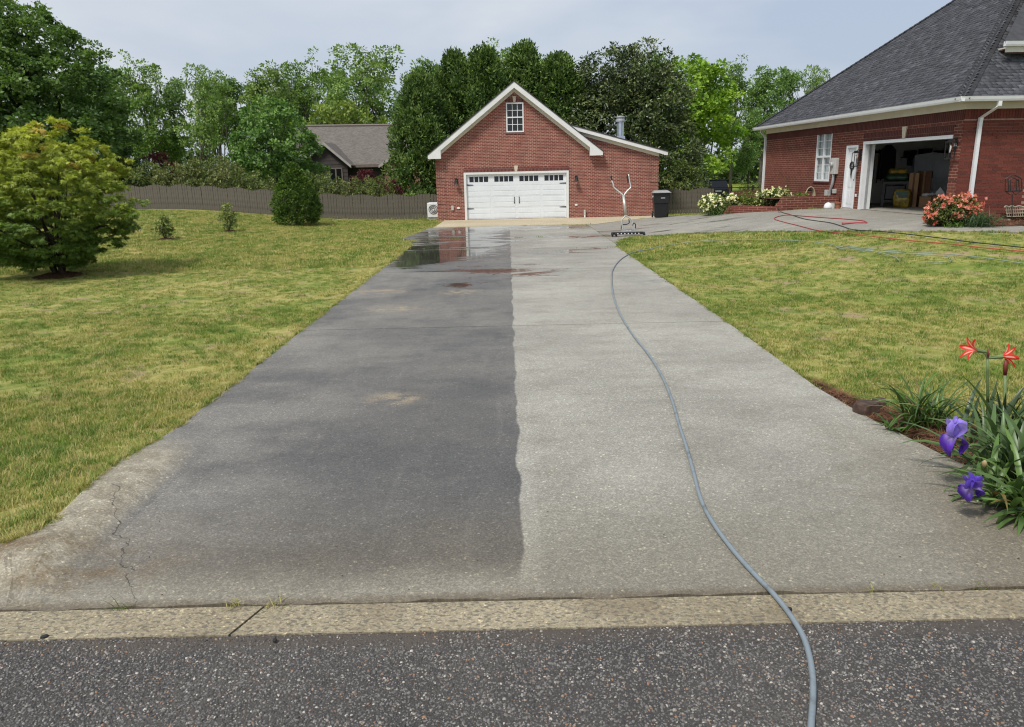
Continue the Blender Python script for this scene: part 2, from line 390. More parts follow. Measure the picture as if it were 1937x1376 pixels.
# concrete of the drive: half of it pressure washed, half still grey with dirt, the far end wet
def ellipse(t, x, y, cx, cy, rx, ry, soft=.5):
    dx = t.math('DIVIDE', t.math('SUBTRACT', x, cx), rx); dy = t.math('DIVIDE', t.math('SUBTRACT', y, cy), ry)
    r = t.math('SQRT', t.math('ADD', t.math('MULTIPLY', dx, dx), t.math('MULTIPLY', dy, dy)))
    return t.step(r, 1 - soft, 1 + soft, 1, 0)
def concrete(name, kind):
    t = NT(name); p = t.pos(); x, y, z = t.sep(p)
    big = t.noise(.55, p, 5, .6, sc=(.7, 1, 1)); mid = t.noise(2.6, p, 5, .65, sc=(.6, 1, 1)); fine = t.noise(38, p, 4, .7); grit = t.noise(85, p, 3, .75)
    clean = t.mix(t.step(big, .3, .7), (.262, .255, .228), (.365, .356, .32))
    clean = t.mix(t.step(mid, .42, .75, 0, .5), clean, (.19, .175, .145))
    W = None
    if kind == 'drive':
        wob = t.noise(1.5, p, 3, .5, sc=(.03, 1, 1))
        edge = t.math('ADD', t.math('MULTIPLY', t.math('SUBTRACT', wob, .5), .15), .035)
        m = t.math('MULTIPLY', t.step(t.math('SUBTRACT', x, edge), -.012, .012, 1, 0), t.step(t.math('ADD', y, t.math('MULTIPLY', mid, .5)), 3.85, 4.3))
        m = t.math('MULTIPLY', m, t.step(y, 29.5, 31.5, 1, 0))
        side = t.step(t.math('ADD', x, t.math('MULTIPLY', big, 1.2)), -2.55, -2.15)   # the outer strip near the kerb is less stained
        near = t.step(y, 4.5, 6.6, 1, 0)
        m = t.math('MULTIPLY', m, t.math('SUBTRACT', 1.0, t.math('MULTIPLY', t.math('MULTIPLY', t.math('SUBTRACT', 1.0, side), near), .8)))
        dirty = t.mix(t.step(big, .36, .66), (.11, .109, .109), (.172, .165, .154))
        dirty = t.mix(t.step(mid, .4, .72, 0, .5), dirty, (.2, .19, .172))
        dirty = t.mix(t.step(t.noise(1.1, p, 4, .6, loc=(5, 1, 0)), .5, .72, 0, .55), dirty, (.062, .062, .065))
        nb_ = t.math('MULTIPLY', ellipse(t, x, y, -.55, 5.6, 1.1, 2.6, .6), .5); dirty = t.mix(nb_, dirty, (.062, .063, .067))
        lane = t.step(t.noise(1.6, p, 4, .6, sc=(1.5, .13, 1), loc=(0, 2, 0)), .5, .72, 0, .45); dirty = t.mix(lane, dirty, (.205, .196, .178))
        blot = t.step(t.noise(3.4, p, 5, .7, loc=(8, 1, 0)), .5, .7, 0, .4); dirty = t.mix(blot, dirty, (.078, .077, .077))
        pale = t.math('MULTIPLY', t.step(x, -3.1, -1.3, .75, 0), t.step(big, .4, .6)); dirty = t.mix(pale, dirty, (.225, .215, .198))
        scuff = t.step(t.noise(9, p, 4, .7, sc=(.25, 1.4, 1), loc=(1, 3, 0)), .62, .8, 0, .35)
        dirty = t.mix(scuff, dirty, (.22, .21, .185))
        tan = t.step(t.math('ADD', y, t.math('MULTIPLY', mid, 1.6)), 4.4, 6.0, .75, 0)
        clean = t.mix(t.math('MULTIPLY', tan, .75), clean, (.2, .178, .13))
        dirty = t.mix(t.math('MULTIPLY', tan, .7), dirty, (.155, .13, .092))
        # sediment marks left by water
        for (cx, cy, rx, ry) in ((-1.22, 7.35, .26, .2), (-2.0, 12.6, .45, .3), (-1.0, 14.3, .35, .3), (-2.6, 14.6, .5, .3)):
            e = t.math('MULTIPLY', ellipse(t, x, y, cx, cy, rx, ry, .6), t.step(t.noise(5, p, 4, .7), .4, .62, 0, .6))
            dirty = t.mix(e, dirty, (.36, .29, .19))
        col = t.mix(m, clean, dirty)
        fl = t.math('MULTIPLY', t.step(z, .012, .075), t.step(x, -2.3, -2.5))
        col = t.mix(t.math('MULTIPLY', fl, .9), col, t.mix(t.step(t.noise(6, p, 4, .7), .35, .65), (.25, .22, .165), (.37, .34, .27)))
        seep = t.math('MULTIPLY', ellipse(t, x, y, -3.0, 4.0, .75, .32, .7), t.step(t.noise(4, p, 4, .7), .4, .65, 0, .8)); col = t.mix(seep, col, (.15, .105, .055))
        cw = t.noise(4.5, p, 3, .6, loc=(2, 0, 0)); ca = t.math('SUBTRACT', t.math('ADD', x, t.math('MULTIPLY', t.math('SUBTRACT', y, 3.6), .615)), t.math('ADD', -2.08, t.math('MULTIPLY', t.math('SUBTRACT', cw, .5), .3)))
        crack = t.math('MULTIPLY', t.step(t.math('ABSOLUTE', ca), .002, .006, 1, 0), t.step(y, 4.95, 5.05, 1, 0))
        cb = t.math('SUBTRACT', t.math('SUBTRACT', x, t.math('MULTIPLY', t.math('SUBTRACT', y, 3.6), .5)), t.math('ADD', 2.55, t.math('MULTIPLY', t.math('SUBTRACT', cw, .5), .3)))
        crack = t.math('MAXIMUM', crack, t.math('MULTIPLY', t.step(t.math('ABSOLUTE', cb), .0015, .0045, 1, 0), t.step(y, 3.95, 4.05, 1, 0)))
        col = t.mix(t.math('MULTIPLY', crack, .7), col, (.025, .02, .016))
        rs = t.math('MULTIPLY', t.step(t.math('ADD', x, t.math('MULTIPLY', mid, .9)), 2.6, 3.5), t.step(y, 4.2, 7.0, .7, 0)); col = t.mix(rs, col, (.15, .125, .085))
        nd = t.math('MULTIPLY', t.step(x, .1, .2), t.step(t.math('ADD', y, t.math('MULTIPLY', big, 2)), 4.6, 8.5, .35, 0)); col = t.mix(nd, col, (.15, .14, .115))
        lip = t.step(t.math('ADD', y, t.math('MULTIPLY', t.noise(7, p, 4, .7), .12)), 3.64, 3.74, .75, 0); col = t.mix(lip, col, (.12, .095, .065))
        # wet film and puddles
        wn_ = t.noise(1.25, p, 8, .7, dist=.8, sc=(.34, .95, 1), loc=(2.3, 4.4, 0))
        amount = t.step(y, 13.5, 21, 0, .36)
        amount = t.math('MULTIPLY', amount, t.step(x, -.5, 2.4, 1, .52))
        P = amount
        for (cx, cy, rx, ry, k, sf) in ((-1.75, 25.5, 1.9, 6.2, .44, .5), (-1.05, 15.45, .55, .8, .62, .9), (.15, 17.05, 1.3, .7, .5, .5), (-2.5, 20.5, .9, 2.2, .5, .5),
                                        (1.9, 21.2, 1.2, .7, .3, .6), (2.5, 26.5, 1.5, .9, .3, .6), (2.7, 15.6, .5, 1.3, .26, .6), (.3, 31.5, 3.4, 1.7, .4, .5)):
            P = t.math('ADD', P, t.math('MULTIPLY', ellipse(t, x, y, cx, cy, rx, ry, sf), k))
        film = t.step(t.math('ADD', P, t.math('SUBTRACT', wn_, .5)), .12, .42)
        W = t.step(t.math('ADD', P, t.math('MULTIPLY', t.math('SUBTRACT', wn_, .5), 3.3)), .54, .78)
        col = t.mix(t.math('MULTIPLY', film, .26), col, t.mix(1.0, col, (.5, .5, .5), 'MULTIPLY'))
        col = t.mix(W, col, t.mix(1.0, col, (.42, .42, .41), 'MULTIPLY'))
        rough = t.math('ADD', .78, t.math('MULTIPLY', film, -.40)); rough = t.math('ADD', t.math('MULTIPLY', rough, t.math('SUBTRACT', 1.0, W)), t.math('MULTIPLY', W, .055))
    elif kind == 'court':
        col = t.mix(t.step(mid, .35, .7, 0, .6), t.mix(t.step(big, .3, .7), (.25, .24, .215), (.33, .315, .28)), (.2, .19, .165))
        wn_ = t.noise(.6, p, 4, .6, sc=(.5, 1.6, 1), loc=(6, 2, 0))
        W = t.math('MULTIPLY', t.step(wn_, .55, .64), t.step(x, 7.5, 9.5, .9, 0))
        col = t.mix(W, col, t.mix(1.0, col, (.48, .47, .46), 'MULTIPLY')); rough = t.math('ADD', .75, t.math('MULTIPLY', W, -.62))
    elif kind == 'apron':
        col = t.mix(t.step(big, .3, .7), (.42, .36, .25), (.5, .44, .32)); col = t.mix(t.step(mid, .5, .8, 0, .5), col, (.31, .25, .16)); rough = .8
    else:      # kerb: weathered, pitted, aggregate showing
        col = t.mix(t.step(big, .3, .7), (.26, .225, .155), (.35, .305, .22)); col = t.mix(t.step(mid, .5, .75, 0, .5), col, (.19, .16, .11)); rough = .9
    speck = t.step(grit, .58, .70, 0, .4 if kind != 'kerb' else .35)
    dk = t.step(t.noise(70, p, 3, .75, loc=(4, 4, 4)), .56, .7, 0, .6 if kind != 'kerb' else .35)
    if W is not None: speck = t.math('MULTIPLY', speck, t.math('SUBTRACT', 1.0, W)); dk = t.math('MULTIPLY', dk, t.math('SUBTRACT', 1.0, W))
    def cells(sc, off):
        v_ = t.n('ShaderNodeTexVoronoi'); mp = t.n('ShaderNodeMapping'); t.put(mp.inputs[0], p); mp.inputs['Location'].default_value = off; mp.inputs['Scale'].default_value = (1, 1, 0.0001); t.put(v_.inputs['Vector'], mp.outputs[0]); v_.inputs['Scale'].default_value = sc
        return t.sep(v_.outputs['Color'])[0]
    c1_ = t.math('POWER', cells(105, (0, 0, 0)), 2.2); c2_ = cells(48, (3, 5, 0))
    gr = t.math('ADD', t.math('ADD', .76, t.math('MULTIPLY', c1_, .50)), t.math('MULTIPLY', c2_, .17))
    rare = t.step(cells(75, (7, 1, 0)), .965, .985, 0, .75)
    if W is not None: gr = t.math('ADD', t.math('MULTIPLY', t.math('SUBTRACT', gr, 1.0), t.math('SUBTRACT', 1.0, t.math('MULTIPLY', W, .85))), 1.0)
    cg = t.n('ShaderNodeCombineXYZ'); [t.put(cg.inputs[i], t.math('MULTIPLY', gr, (1.0, .985, .94)[i])) for i in range(3)]
    col = t.mix(1.0, col, cg.outputs[0], 'MULTIPLY')
    if W is not None: rare = t.math('MULTIPLY', rare, t.math('SUBTRACT', 1.0, W))
    col = t.mix(rare, col, t.mix(1.0, col, (1.9, 1.85, 1.7), 'MULTIPLY'))
    col = t.mix(speck, col, t.mix(1.0, col, (1.9, 1.88, 1.8), 'MULTIPLY')); col = t.mix(dk, col, t.mix(1.0, col, (.45, .44, .42), 'MULTIPLY'))
    h = t.math('ADD', t.math('MULTIPLY', fine, .6), t.math('MULTIPLY', grit, .5))
    if kind == 'kerb':
        v = t.n('ShaderNodeTexVoronoi'); t.put(v.inputs['Vector'], p); v.inputs['Scale'].default_value = 30
        n2 = t.noise(58, p, 2, .5, sc=(.6, 1.0, 1)); pit = t.step(n2, .54, .62) if name != 'concrete_flare' else t.step(n2, .7, .8)
        col = t.mix(t.step(t.noise(1.6, p, 4, .65), .45, .7, 0, .6), col, (.17, .135, .085)); col = t.mix(t.math('MULTIPLY', pit, .75), col, (.12, .105, .085)); h = t.math('SUBTRACT', h, t.math('MULTIPLY', pit, 1.2))
    st = .5 if W is None else t.math('MULTIPLY', t.math('SUBTRACT', 1.0, W), .42)
    t.pbsdf(col, rough, t.bump(h, st, .004), .45); return t.m
for k in ('drive', 'court', 'apron', 'kerb'): M['concrete_' + k] = concrete('concrete_' + k, k)
M['concrete_flare'] = concrete('concrete_flare', 'kerb')
t = NT('asphalt'); p = t.pos()
g = t.noise(130, p, 3, .7); v = t.n('ShaderNodeTexVoronoi'); t.put(v.inputs['Vector'], p); v.inputs['Scale'].default_value = 95
hu = t.mix(t.step(t.noise(1.2, p, 4), .35, .7), (.058, .055, .052), (.095, .087, .078))
edge = t.step(t.math('ADD', t.sep(p)[1], t.math('MULTIPLY', t.noise(3, p, 4), .2)), 3.25, 3.36)
col = t.mix(t.step(v.outputs['Distance'], .12, .5), t.mix(t.step(t.n('ShaderNodeTexWhiteNoise').outputs[0], 0, 1), (.09, .088, .085), (.16, .15, .14)), hu)
col = t.mix(t.math('MULTIPLY', edge, .8), col, (.1, .082, .066))
t.pbsdf(col, .85, t.bump(t.math('ADD', t.math('MULTIPLY', v.outputs['Distance'], -1), t.math('MULTIPLY', g, .5)), .9, .008), .35); M['asphalt'] = t.m
t = NT('mulch_ground'); p = t.pos()
t.pbsdf(t.mix(t.step(t.noise(30, p, 5, .7), .35, .7), (.035, .02, .013), (.15, .075, .042)), .95, t.bump(t.noise(60, p, 4, .7), .9, .02), .1); M['mulch'] = t.m
t = NT('pine_needle'); r_ = t.n('ShaderNodeObjectInfo').outputs['Random']
t.pbsdf(t.mix(r_, (.09, .04, .02), (.30, .15, .085)), .8, None, .2); M['needle'] = t.m
t = NT('chip_stone'); r_ = t.n('ShaderNodeObjectInfo').outputs['Random']
cr = t.n('ShaderNodeValToRGB'); t.put(cr.inputs[0], r_); e = cr.color_ramp.elements
e[0].color = (.065, .062, .059, 1); e[1].position = .40; e[1].color = (.145, .137, .127, 1)
for po, c in ((.62, (.19, .18, .17, 1)), (.88, (.33, .3, .26, 1)), (.955, (.52, .48, .42, 1)), (.975, (.33, .19, .11, 1))):
    q = e.new(po); q.color = c
cr.color_ramp.interpolation = 'CONSTANT'
t.pbsdf(cr.outputs[0], .62, t.bump(t.noise(60, t.obj(), 3), .3, .003), .4); M['chip'] = t.m

# ------------------------------------------------------------------ the setting: ground, road, kerb, drive
DL, DR = -3.15, 3.24
YR, YG = 3.31, 3.58                        # road edge, drive edge (gutter strip between)
xs = np.unique(np.concatenate([np.arange(-30, 30.1, .5), np.arange(-5.4, -2.0, .1), np.arange(-140, -30, 5), np.arange(35, 141, 5), [-400, -260, 260, 400]]))
ys = np.unique(np.concatenate([np.arange(3.3, 46, .5), np.arange(3.3, 7.2, .1), np.arange(46, 90, 2), np.arange(90, 200, 6), [230, 300, 400, 520]]))
X, Y = np.meshgrid(xs, ys); Z = gz(X, Y) - .035
Z -= .06 * ((X > -3.0) & (X < 3.1) & (Y > 3.7) & (Y < 31))          # formed lower under the slabs
idx = np.arange(X.size).reshape(X.shape)
Q = np.stack([idx[:-1, :-1], idx[:-1, 1:], idx[1:, 1:], idx[1:, :-1]], -1).reshape(-1, 4)
o = np_mesh('lawn', np.stack([X, Y, Z], -1).reshape(-1, 3), Q, 'lawn', smooth=True); prop(o, 'patchy green and straw yellow lawn around the drive', 'lawn', kind='structure')
o = MB().add([(-60, -40, -.012), (60, -40, -.012), (60, YR, -.012), (-60, YR, -.012)], [(0, 1, 2, 3)]).build('road', 'asphalt'); prop(o, 'dark asphalt road with exposed stone chips', 'road', kind='structure')
gut = empty('gutter_kerb', (0, YR, 0), label='tan pitted concrete gutter strip between road and drive', cat='gutter', kind='structure')
cuts = [-12, -7.6, -4.6, -1.47, 1.55 + 3.1, 7.7, 12]
for a, b in zip(cuts[:-1], cuts[1:]):
    sk = .1
    MB().prism([(a + .008 - .0, YR), (b - .008, YR), (b - .008 + sk, YG - .014), (a + .008 + sk, YG - .014)], -.12, -.003, 'z').build('kerb_segment', 'concrete_kerb', gut, True)
drv = empty('driveway', (0, YG, 0), label='long concrete driveway, left half dirty and right half washed clean', cat='driveway', kind='structure')
g_l0 = gnd(791, 454); g_l1 = gnd(828, 460); g_l2 = gnd(845, 421)
joints = [YG, 10.95, 17.52, 22.2, 26.4, 32.2]
G = .011
right_near = [(4.25, YG), (3.95, 4.0), (3.62, 4.7), (3.42, 5.4), (3.26, 6.4), (3.18, 7.4)]
left_near = [(-3.14, 5.7), (-3.09, 5.1), (-3.02, 4.6), (-2.99, 4.32), (-3.08, 4.12), (-3.4, 4.0), (-4.6, 3.92), (-4.6, YG)]
slabs = [
    [(xx, YG + .018 * math.sin(xx * 3.1) * math.sin(xx * 7.3 + 1) + .006 * math.sin(xx * 23)) for xx in np.arange(-4.6, 4.2, .06)] + right_near + [(DR, joints[1] - G), (DL, joints[1] - G)] + left_near[:-1],
    [(DL, joints[1] + G), (DR, joints[1] + G), (DR, joints[2] - G), (DL, joints[2] - G)],
    [(DL, joints[2] + G), (DR, joints[2] + G), (DR, joints[3] - G), (DL, joints[3] - G)],
    [(DL, joints[3] + G), (DR, joints[3] + G), (3.32, 23.4), (3.32, joints[4] - G), (-3.9, joints[4] - G), (g_l0[0], g_l0[1]), (-3.35, g_l1[1] + .05), (DL, g_l1[1] - .6)],
    [(-3.9, joints[4] + G), (3.32, joints[4] + G), (3.32, joints[5] - .5), (2.0, joints[5] - G), (-3.3, joints[5] - .1), (-3.4, joints[5] - .3)],
]
for i_, s_ in enumerate(slabs): sheet('slab', s_, 'concrete_drive', 0, .1, .2 if i_ == 0 else 1.2, drv)
for c_ in drv.children: c_.location = (0, -YG, 0)
# pale new apron in front of the garage
ap = [(-3.25, 32.15), (2.0, 32.3), (3.6, 32.0), (5.1, 33.6), (7.2, 34.75), (7.2, 36.98), (-3.15, 36.98), (-3.2, 34)]
sheet('apron', ap, 'concrete_apron', .004, .08, 1.2); prop(bpy.data.objects['apron'], 'tan concrete apron in front of the white garage door', 'apron', kind='structure')
# parking court towards the house
lower = [gnd(*q) for q in ((1166, 458), (1173, 453), (1200, 447), (1300, 441), (1400, 438), (1560, 437), (1750, 437.5), (1937, 440))]
HA = np.array([12.4, 26.74, .7]); HAN = R(4); HD = np.array([-math.sin(HAN), math.cos(HAN), 0]); HN = np.array([math.cos(HAN), math.sin(HAN), 0])
upper = [gnd(1937, 428.5), gnd(1880, 430), gnd(1790, 429), gnd(1745, 424), HA - HD * 4.9 - HN * .02, HA - HD * 4.85 + HN * .5, HA + HN * .5, HA - HN * .02, HA + HD * 1.3 - HN * .02, gnd(1560, 396), gnd(1470, 400), gnd(1370, 405.5), gnd(1318, 407)]
court = [(3.335, 22.9)] + [(p[0], p[1]) for p in lower] + [(16, 16.6), (16, 18.2)] + [(p[0], p[1]) for p in upper] + [(7.6, 34.9), (7.21, 34.7), (5.12, 33.55), (3.62, 31.95), (3.335, 32.0)]
sheet('parking_court', court, 'concrete_court', 0, .1, .6); prop(bpy.data.objects['parking_court'], 'grey concrete parking court rising towards the open house garage', 'court', kind='structure')
# planting beds
bed_near = [(3.2, 7.45), (3.28, 6.4), (3.44, 5.4), (3.64, 4.7), (3.97, 4.0), (4.3, 3.6), (6.5, 3.6), (6.5, 5.6), (4.6, 5.85), (3.95, 6.2), (3.62, 6.6), (3.4, 7.1), (3.28, 7.75)]
sheet('mulch_bed', bed_near, 'mulch', -.018, .03, .5); prop(bpy.data.objects['mulch_bed'], 'brown pine straw bed at the near right edge of the drive', 'mulch bed', kind='structure')
hw = [HA - HD * 5.14 - HN * .03, HA - HD * 5.14 + HN * 6]
hb = [gnd(1745, 423), gnd(1790, 428), gnd(1880, 429), gnd(1937, 427.5)]
bed_house = [(p[0], p[1]) for p in hb] + [(16.5, 18.5), (hw[1][0], hw[1][1])] + [(hw[0][0], hw[0][1])]
sheet('house_bed', bed_house, 'mulch', .012, .03, .5); prop(bpy.data.objects['house_bed'], 'brown mulch bed along the house front wall', 'mulch bed', kind='structure')

# ------------------------------------------------------------------ scatter by geometry nodes
def scatter(name, pts, sc, rot, protos, parent=None, **kw):
    me = bpy.data.meshes.new(name); n = len(pts)
    me.vertices.add(n); me.vertices.foreach_set('co', np.asarray(pts, np.float32).ravel())
    a = me.attributes.new('sc', 'FLOAT', 'POINT'); a.data.foreach_set('value', np.asarray(sc, np.float32))
    a = me.attributes.new('rt', 'FLOAT_VECTOR', 'POINT'); a.data.foreach_set('vector', np.asarray(rot, np.float32).ravel())
    a = me.attributes.new('ix', 'INT', 'POINT'); a.data.foreach_set('value', RNG.integers(0, len(protos), n).astype(np.int32))
    o = bpy.data.objects.new(name, me); COL.objects.link(o); prop(o, **kw)
    pc = bpy.data.collections.new(name + '_kinds')
    for q in protos: pc.objects.link(q)
    ng = bpy.data.node_groups.new(name, 'GeometryNodeTree')
    ng.interface.new_socket('Geometry', in_out='INPUT', socket_type='NodeSocketGeometry'); ng.interface.new_socket('Geometry', in_out='OUTPUT', socket_type='NodeSocketGeometry')
    N = ng.nodes.new; L = ng.links.new
    gi = N('NodeGroupInput'); go = N('NodeGroupOutput'); ci = N('GeometryNodeCollectionInfo'); ci.inputs[0].default_value = pc
    ci.inputs['Separate Children'].default_value = True; ci.inputs['Reset Children'].default_value = True
    ip = N('GeometryNodeInstanceOnPoints'); ip.inputs['Pick Instance'].default_value = True
    def at_(nm, ty):
        q = N('GeometryNodeInputNamedAttribute'); q.data_type = ty; q.inputs['Name'].default_value = nm; return q.outputs[0]
    L(gi.outputs[0], ip.inputs['Points']); L(ci.outputs[0], ip.inputs['Instance']); L(at_('ix', 'INT'), ip.inputs['Instance Index'])
    e2r = N('FunctionNodeEulerToRotation'); L(at_('rt', 'FLOAT_VECTOR'), e2r.inputs[0]); L(e2r.outputs[0], ip.inputs['Rotation'])
    L(at_('sc', 'FLOAT'), ip.inputs['Scale']); L(ip.outputs[0], go.inputs[0])
    md = o.modifiers.new('scatter', 'NODES'); md.node_group = ng
    return o
def proto(name, V, Fc, mat, col=None):
    o = np_mesh(name, V, Fc, mat, col); COL.objects.unlink(o); return o
def tuft(seed, nb, rad, h0, h1, w, lean):
    r = np.random.default_rng(seed); V = []; Fc = []
    for i in range(nb):
        a = r.uniform(0, 6.283); q = rad * math.sqrt(r.uniform()); bx, by = q * math.cos(a), q * math.sin(a)
        d = r.uniform(0, 6.283); h = r.uniform(h0, h1); ln = r.uniform(.2, 1) * lean * h; ww = w * r.uniform(.7, 1.3)
        dx, dy = math.cos(d), math.sin(d); sx, sy = -dy * ww / 2, dx * ww / 2; o_ = len(V)
        mxx, mzz = ln * .35, h * .6
        V += [(bx - sx, by - sy, -.01), (bx + sx, by + sy, -.01), (bx + dx * mxx + sx * .8, by + dy * mxx + sy * .8, mzz), (bx + dx * mxx - sx * .8, by + dy * mxx - sy * .8, mzz), (bx + dx * ln, by + dy * ln, h)]
        Fc += [(o_, o_ + 1, o_ + 2), (o_, o_ + 2, o_ + 3), (o_ + 3, o_ + 2, o_ + 4)]
    return V, Fc
tufts = [proto('grass_tuft', *tuft(s, 22, .065, .018, .046, .0046, 1.3), 'grass') for s in range(6)]
tufts_far = [proto('grass_tuft_far', *tuft(20 + s, 26, .16, .03, .07, .011, 1.0), 'grass') for s in range(5)]
NOGRASS = [slabs[0], slabs[1], slabs[2], slabs[3], slabs[4], ap, court, bed_near, bed_house, [(-3.7, 36.6), (7.6, 36.6), (7.6, 48), (-3.7, 48)],
           [(8.3, 29), (13, 27), (13, 36), (11, 36)], [(12, 20), (30, 20), (30, 40), (11, 38)]]
def lawn_points(box, dens, near=0):
    x0, x1, y0, y1 = box; n = int((x1 - x0) * (y1 - y0) * dens); x = RNG.uniform(x0, x1, n); y = RNG.uniform(y0, y1, n)
    # only what the camera and a step to its side can see
    vis = np.abs(x) < (y + 1.2) * .80 + 1.0
    k = vis.copy()
    for pl in NOGRASS: k &= ~inside(pl, x, y)
    x, y = x[k], y[k]; return x, y
def bare(x, y): return np.sin(x * 2.1 + 1.3 * np.sin(y * 1.7)) * np.sin(y * 2.6 + 1.1 * np.sin(x * 1.3))
gp = []
for bx, dn in (((-9, 9, 3.62, 8), 720), ((-13, 13, 8, 13), 330), ((-20, 20, 13, 20), 130)):
    x, y = lawn_points(bx, dn); k = RNG.uniform(size=len(x)) > .25 + .5 * (bare(x, y) > .45); x, y = x[k], y[k]
    gp.append((x, y))
x = np.concatenate([a for a, b in gp]); y = np.concatenate([b for a, b in gp]); n = len(x)
z = gz(x, y) - .035
print('grass tufts', n)
scatter('lawn_grass', np.stack([x, y, z], -1), RNG.uniform(.65, 1.25, n), np.stack([RNG.normal(0, .12, n), RNG.normal(0, .12, n), RNG.uniform(0, 6.28, n)], -1), tufts,
        label='short mown grass blades of the near lawn', cat='grass', kind='stuff')
x, y = lawn_points((-30, 22, 19, 39), 42); n = len(x)
scatter('far_lawn_grass', np.stack([x, y, gz(x, y) - .035], -1), RNG.uniform(.7, 1.3, n), np.stack([RNG.normal(0, .1, n), RNG.normal(0, .1, n), RNG.uniform(0, 6.28, n)], -1), tufts_far,
        label='short grass of the far lawn near the fence', cat='grass', kind='stuff')
print('far tufts', n)
# longer blades hanging over the edges of the drive, a few weeds in the gutter seam
def edge_line(P, n, jx):
    P = np.array(P, float); seg = np.linalg.norm(np.diff(P, axis=0), axis=1); cs = np.concatenate([[0], np.cumsum(seg)]); s_ = RNG.uniform(0, cs[-1], n); i = np.clip(np.searchsorted(cs, s_) - 1, 0, len(seg) - 1)
    q_ = P[i] + (P[i + 1] - P[i]) * ((s_ - cs[i]) / seg[i])[:, None]; return q_ + RNG.normal(0, .02, q_.shape) + np.array(jx)
ep = np.concatenate([edge_line([(-4.6, 3.94), (-3.4, 4.02), (-3.08, 4.14), (-2.99, 4.32), (-3.02, 4.6), (-3.09, 5.1), (-3.14, 5.7), (-3.15, 9)], 750, (-.012, 0)), edge_line([(DL, 9), (DL, 22)], 650, (-.012, 0)), edge_line([(3.22, 7.7), (DR, 14), (DR, 22.5)], 800, (.012, 0)),
                     edge_line([(p[0], p[1]) for p in lower], 420, (0, -.02)), edge_line([(-2.2, YG - .005), (-1.2, YG - .005)], 6, (0, 0)), edge_line([(1.9, YG - .005), (2.7, YG - .005)], 5, (0, 0))])
k = (np.sin(ep[:, 1] * 3.1 + ep[:, 0]) + np.sin(ep[:, 1] * 7.7)) > -.7; ep = ep[k]; n = len(ep)
tufts_edge = [proto('edge_tuft', *tuft(60 + s, 16, .03, .025, .07, .0045, 1.5), 'grass') for s in range(4)]
scatter('edge_grass', np.stack([ep[:, 0], ep[:, 1], gz(ep[:, 0], ep[:, 1]) - .02], -1), RNG.uniform(.5, 1.2, n), np.stack([RNG.normal(0, .2, n), RNG.normal(0, .2, n), RNG.uniform(0, 6.28, n)], -1), tufts_edge,
        label='ragged grass leaning over the edges of the drive', cat='grass', kind='stuff')
# bits of dry leaf and grit lying on the concrete
n = 170; x = RNG.uniform(-3, 3.1, n); y = 3.65 + 9 * RNG.uniform(size=n) ** 1.6
bits = [proto('litter_bit', np.array([(-1, -.25, 0), (0, -.45, .15), (1, 0, .05), (0, .4, .2)]) * 1.0, [(0, 1, 2, 3)], 'mulch'), proto('litter_twig', np.array([(-2, -.1, .1), (2, -.12, .1), (2, .12, .2), (-2, .1, .2)]), [(0, 1, 2, 3)], 'mulch')]
scatter('litter', np.stack([x, y, np.full(n, .003)], -1), RNG.uniform(.003, .009, n), np.stack([RNG.normal(0, .1, n), RNG.normal(0, .1, n), RNG.uniform(0, 6.28, n)], -1), bits, label='tiny dark bits of leaf litter on the drive', cat='litter', kind='stuff')
# stone chips of the road surface
def stone_proto(seed):
    r = np.random.default_rng(seed); bm = bmesh.new(); bmesh.ops.create_icosphere(bm, subdivisions=1, radius=1)
    V = np.array([v.co[:] for v in bm.verts]); V *= (1 + r.normal(0, .16, (len(V), 1))); V *= np.array([1, r.uniform(.55, .9), r.uniform(.4, .6)])
    Fc = [[v.index for v in f.verts] for f in bm.faces]; bm.free(); return V, Fc
stones = [proto('road_chip', *stone_proto(s), 'chip') for s in range(8)]
n = 150000; x = RNG.uniform(-5.2, 5.2, n); y = RNG.uniform(1.7, YR + .015, n)
k = np.abs(x) < y * .80 + 2.4; x, y = x[k], y[k]; n = len(x)
sz = .0042 + .0052 * RNG.uniform(size=n) ** 2; big = RNG.uniform(size=n) > .985; sz[big] *= 1.5
k = RNG.uniform(size=n) > .8 * S((y - 3.14) / .1) * (.6 + .4 * np.sin(x * 4 + 2 * np.sin(x * 2.3))); x, y, sz = x[k], y[k], sz[k]; n = len(x)
scatter('road_chips', np.stack([x, y, np.full(n, -.0125) + sz * .12], -1), sz, np.stack([RNG.normal(0, .25, n), RNG.normal(0, .25, n), RNG.uniform(0, 6.28, n)], -1), stones,
        label='small grey and tan stone chips bedded in the asphalt', cat='gravel', kind='stuff')
# pine straw
def needle_proto(seed):
    r = np.random.default_rng(seed); V = []; Fc = []
    for i in range(7):
        a = r.uniform(0, 6.28); L = r.uniform(.07, .16); c = r.uniform(-.05, .05, 2); d = np.array([math.cos(a), math.sin(a)]); w = np.array([-d[1], d[0]]) * .0016; h = r.uniform(.003, .03); k = len(V); bd = np.array([-d[1], d[0]]) * r.uniform(-.02, .02)
        for tt in (0, .5, 1):
            q = c + d * L * (tt - .5) + bd * (1 - (2 * tt - 1) ** 2); zz = h + r.uniform(-.006, .01)
            V += [(*(q - w), zz), (*(q + w), zz)]
        Fc += [(k, k + 1, k + 3, k + 2), (k + 2, k + 3, k + 5, k + 4)]
    return V, Fc
needles = [proto('pine_needles', *needle_proto(s), 'needle') for s in range(6)]
def in_poly(poly, n):
    px = [p[0] for p in poly]; py = [p[1] for p in poly]; x = RNG.uniform(min(px), max(px), n); y = RNG.uniform(min(py), max(py), n); k = inside(poly, x, y); return x[k], y[k]
x, y = in_poly(bed_near, 5200); n = len(x)
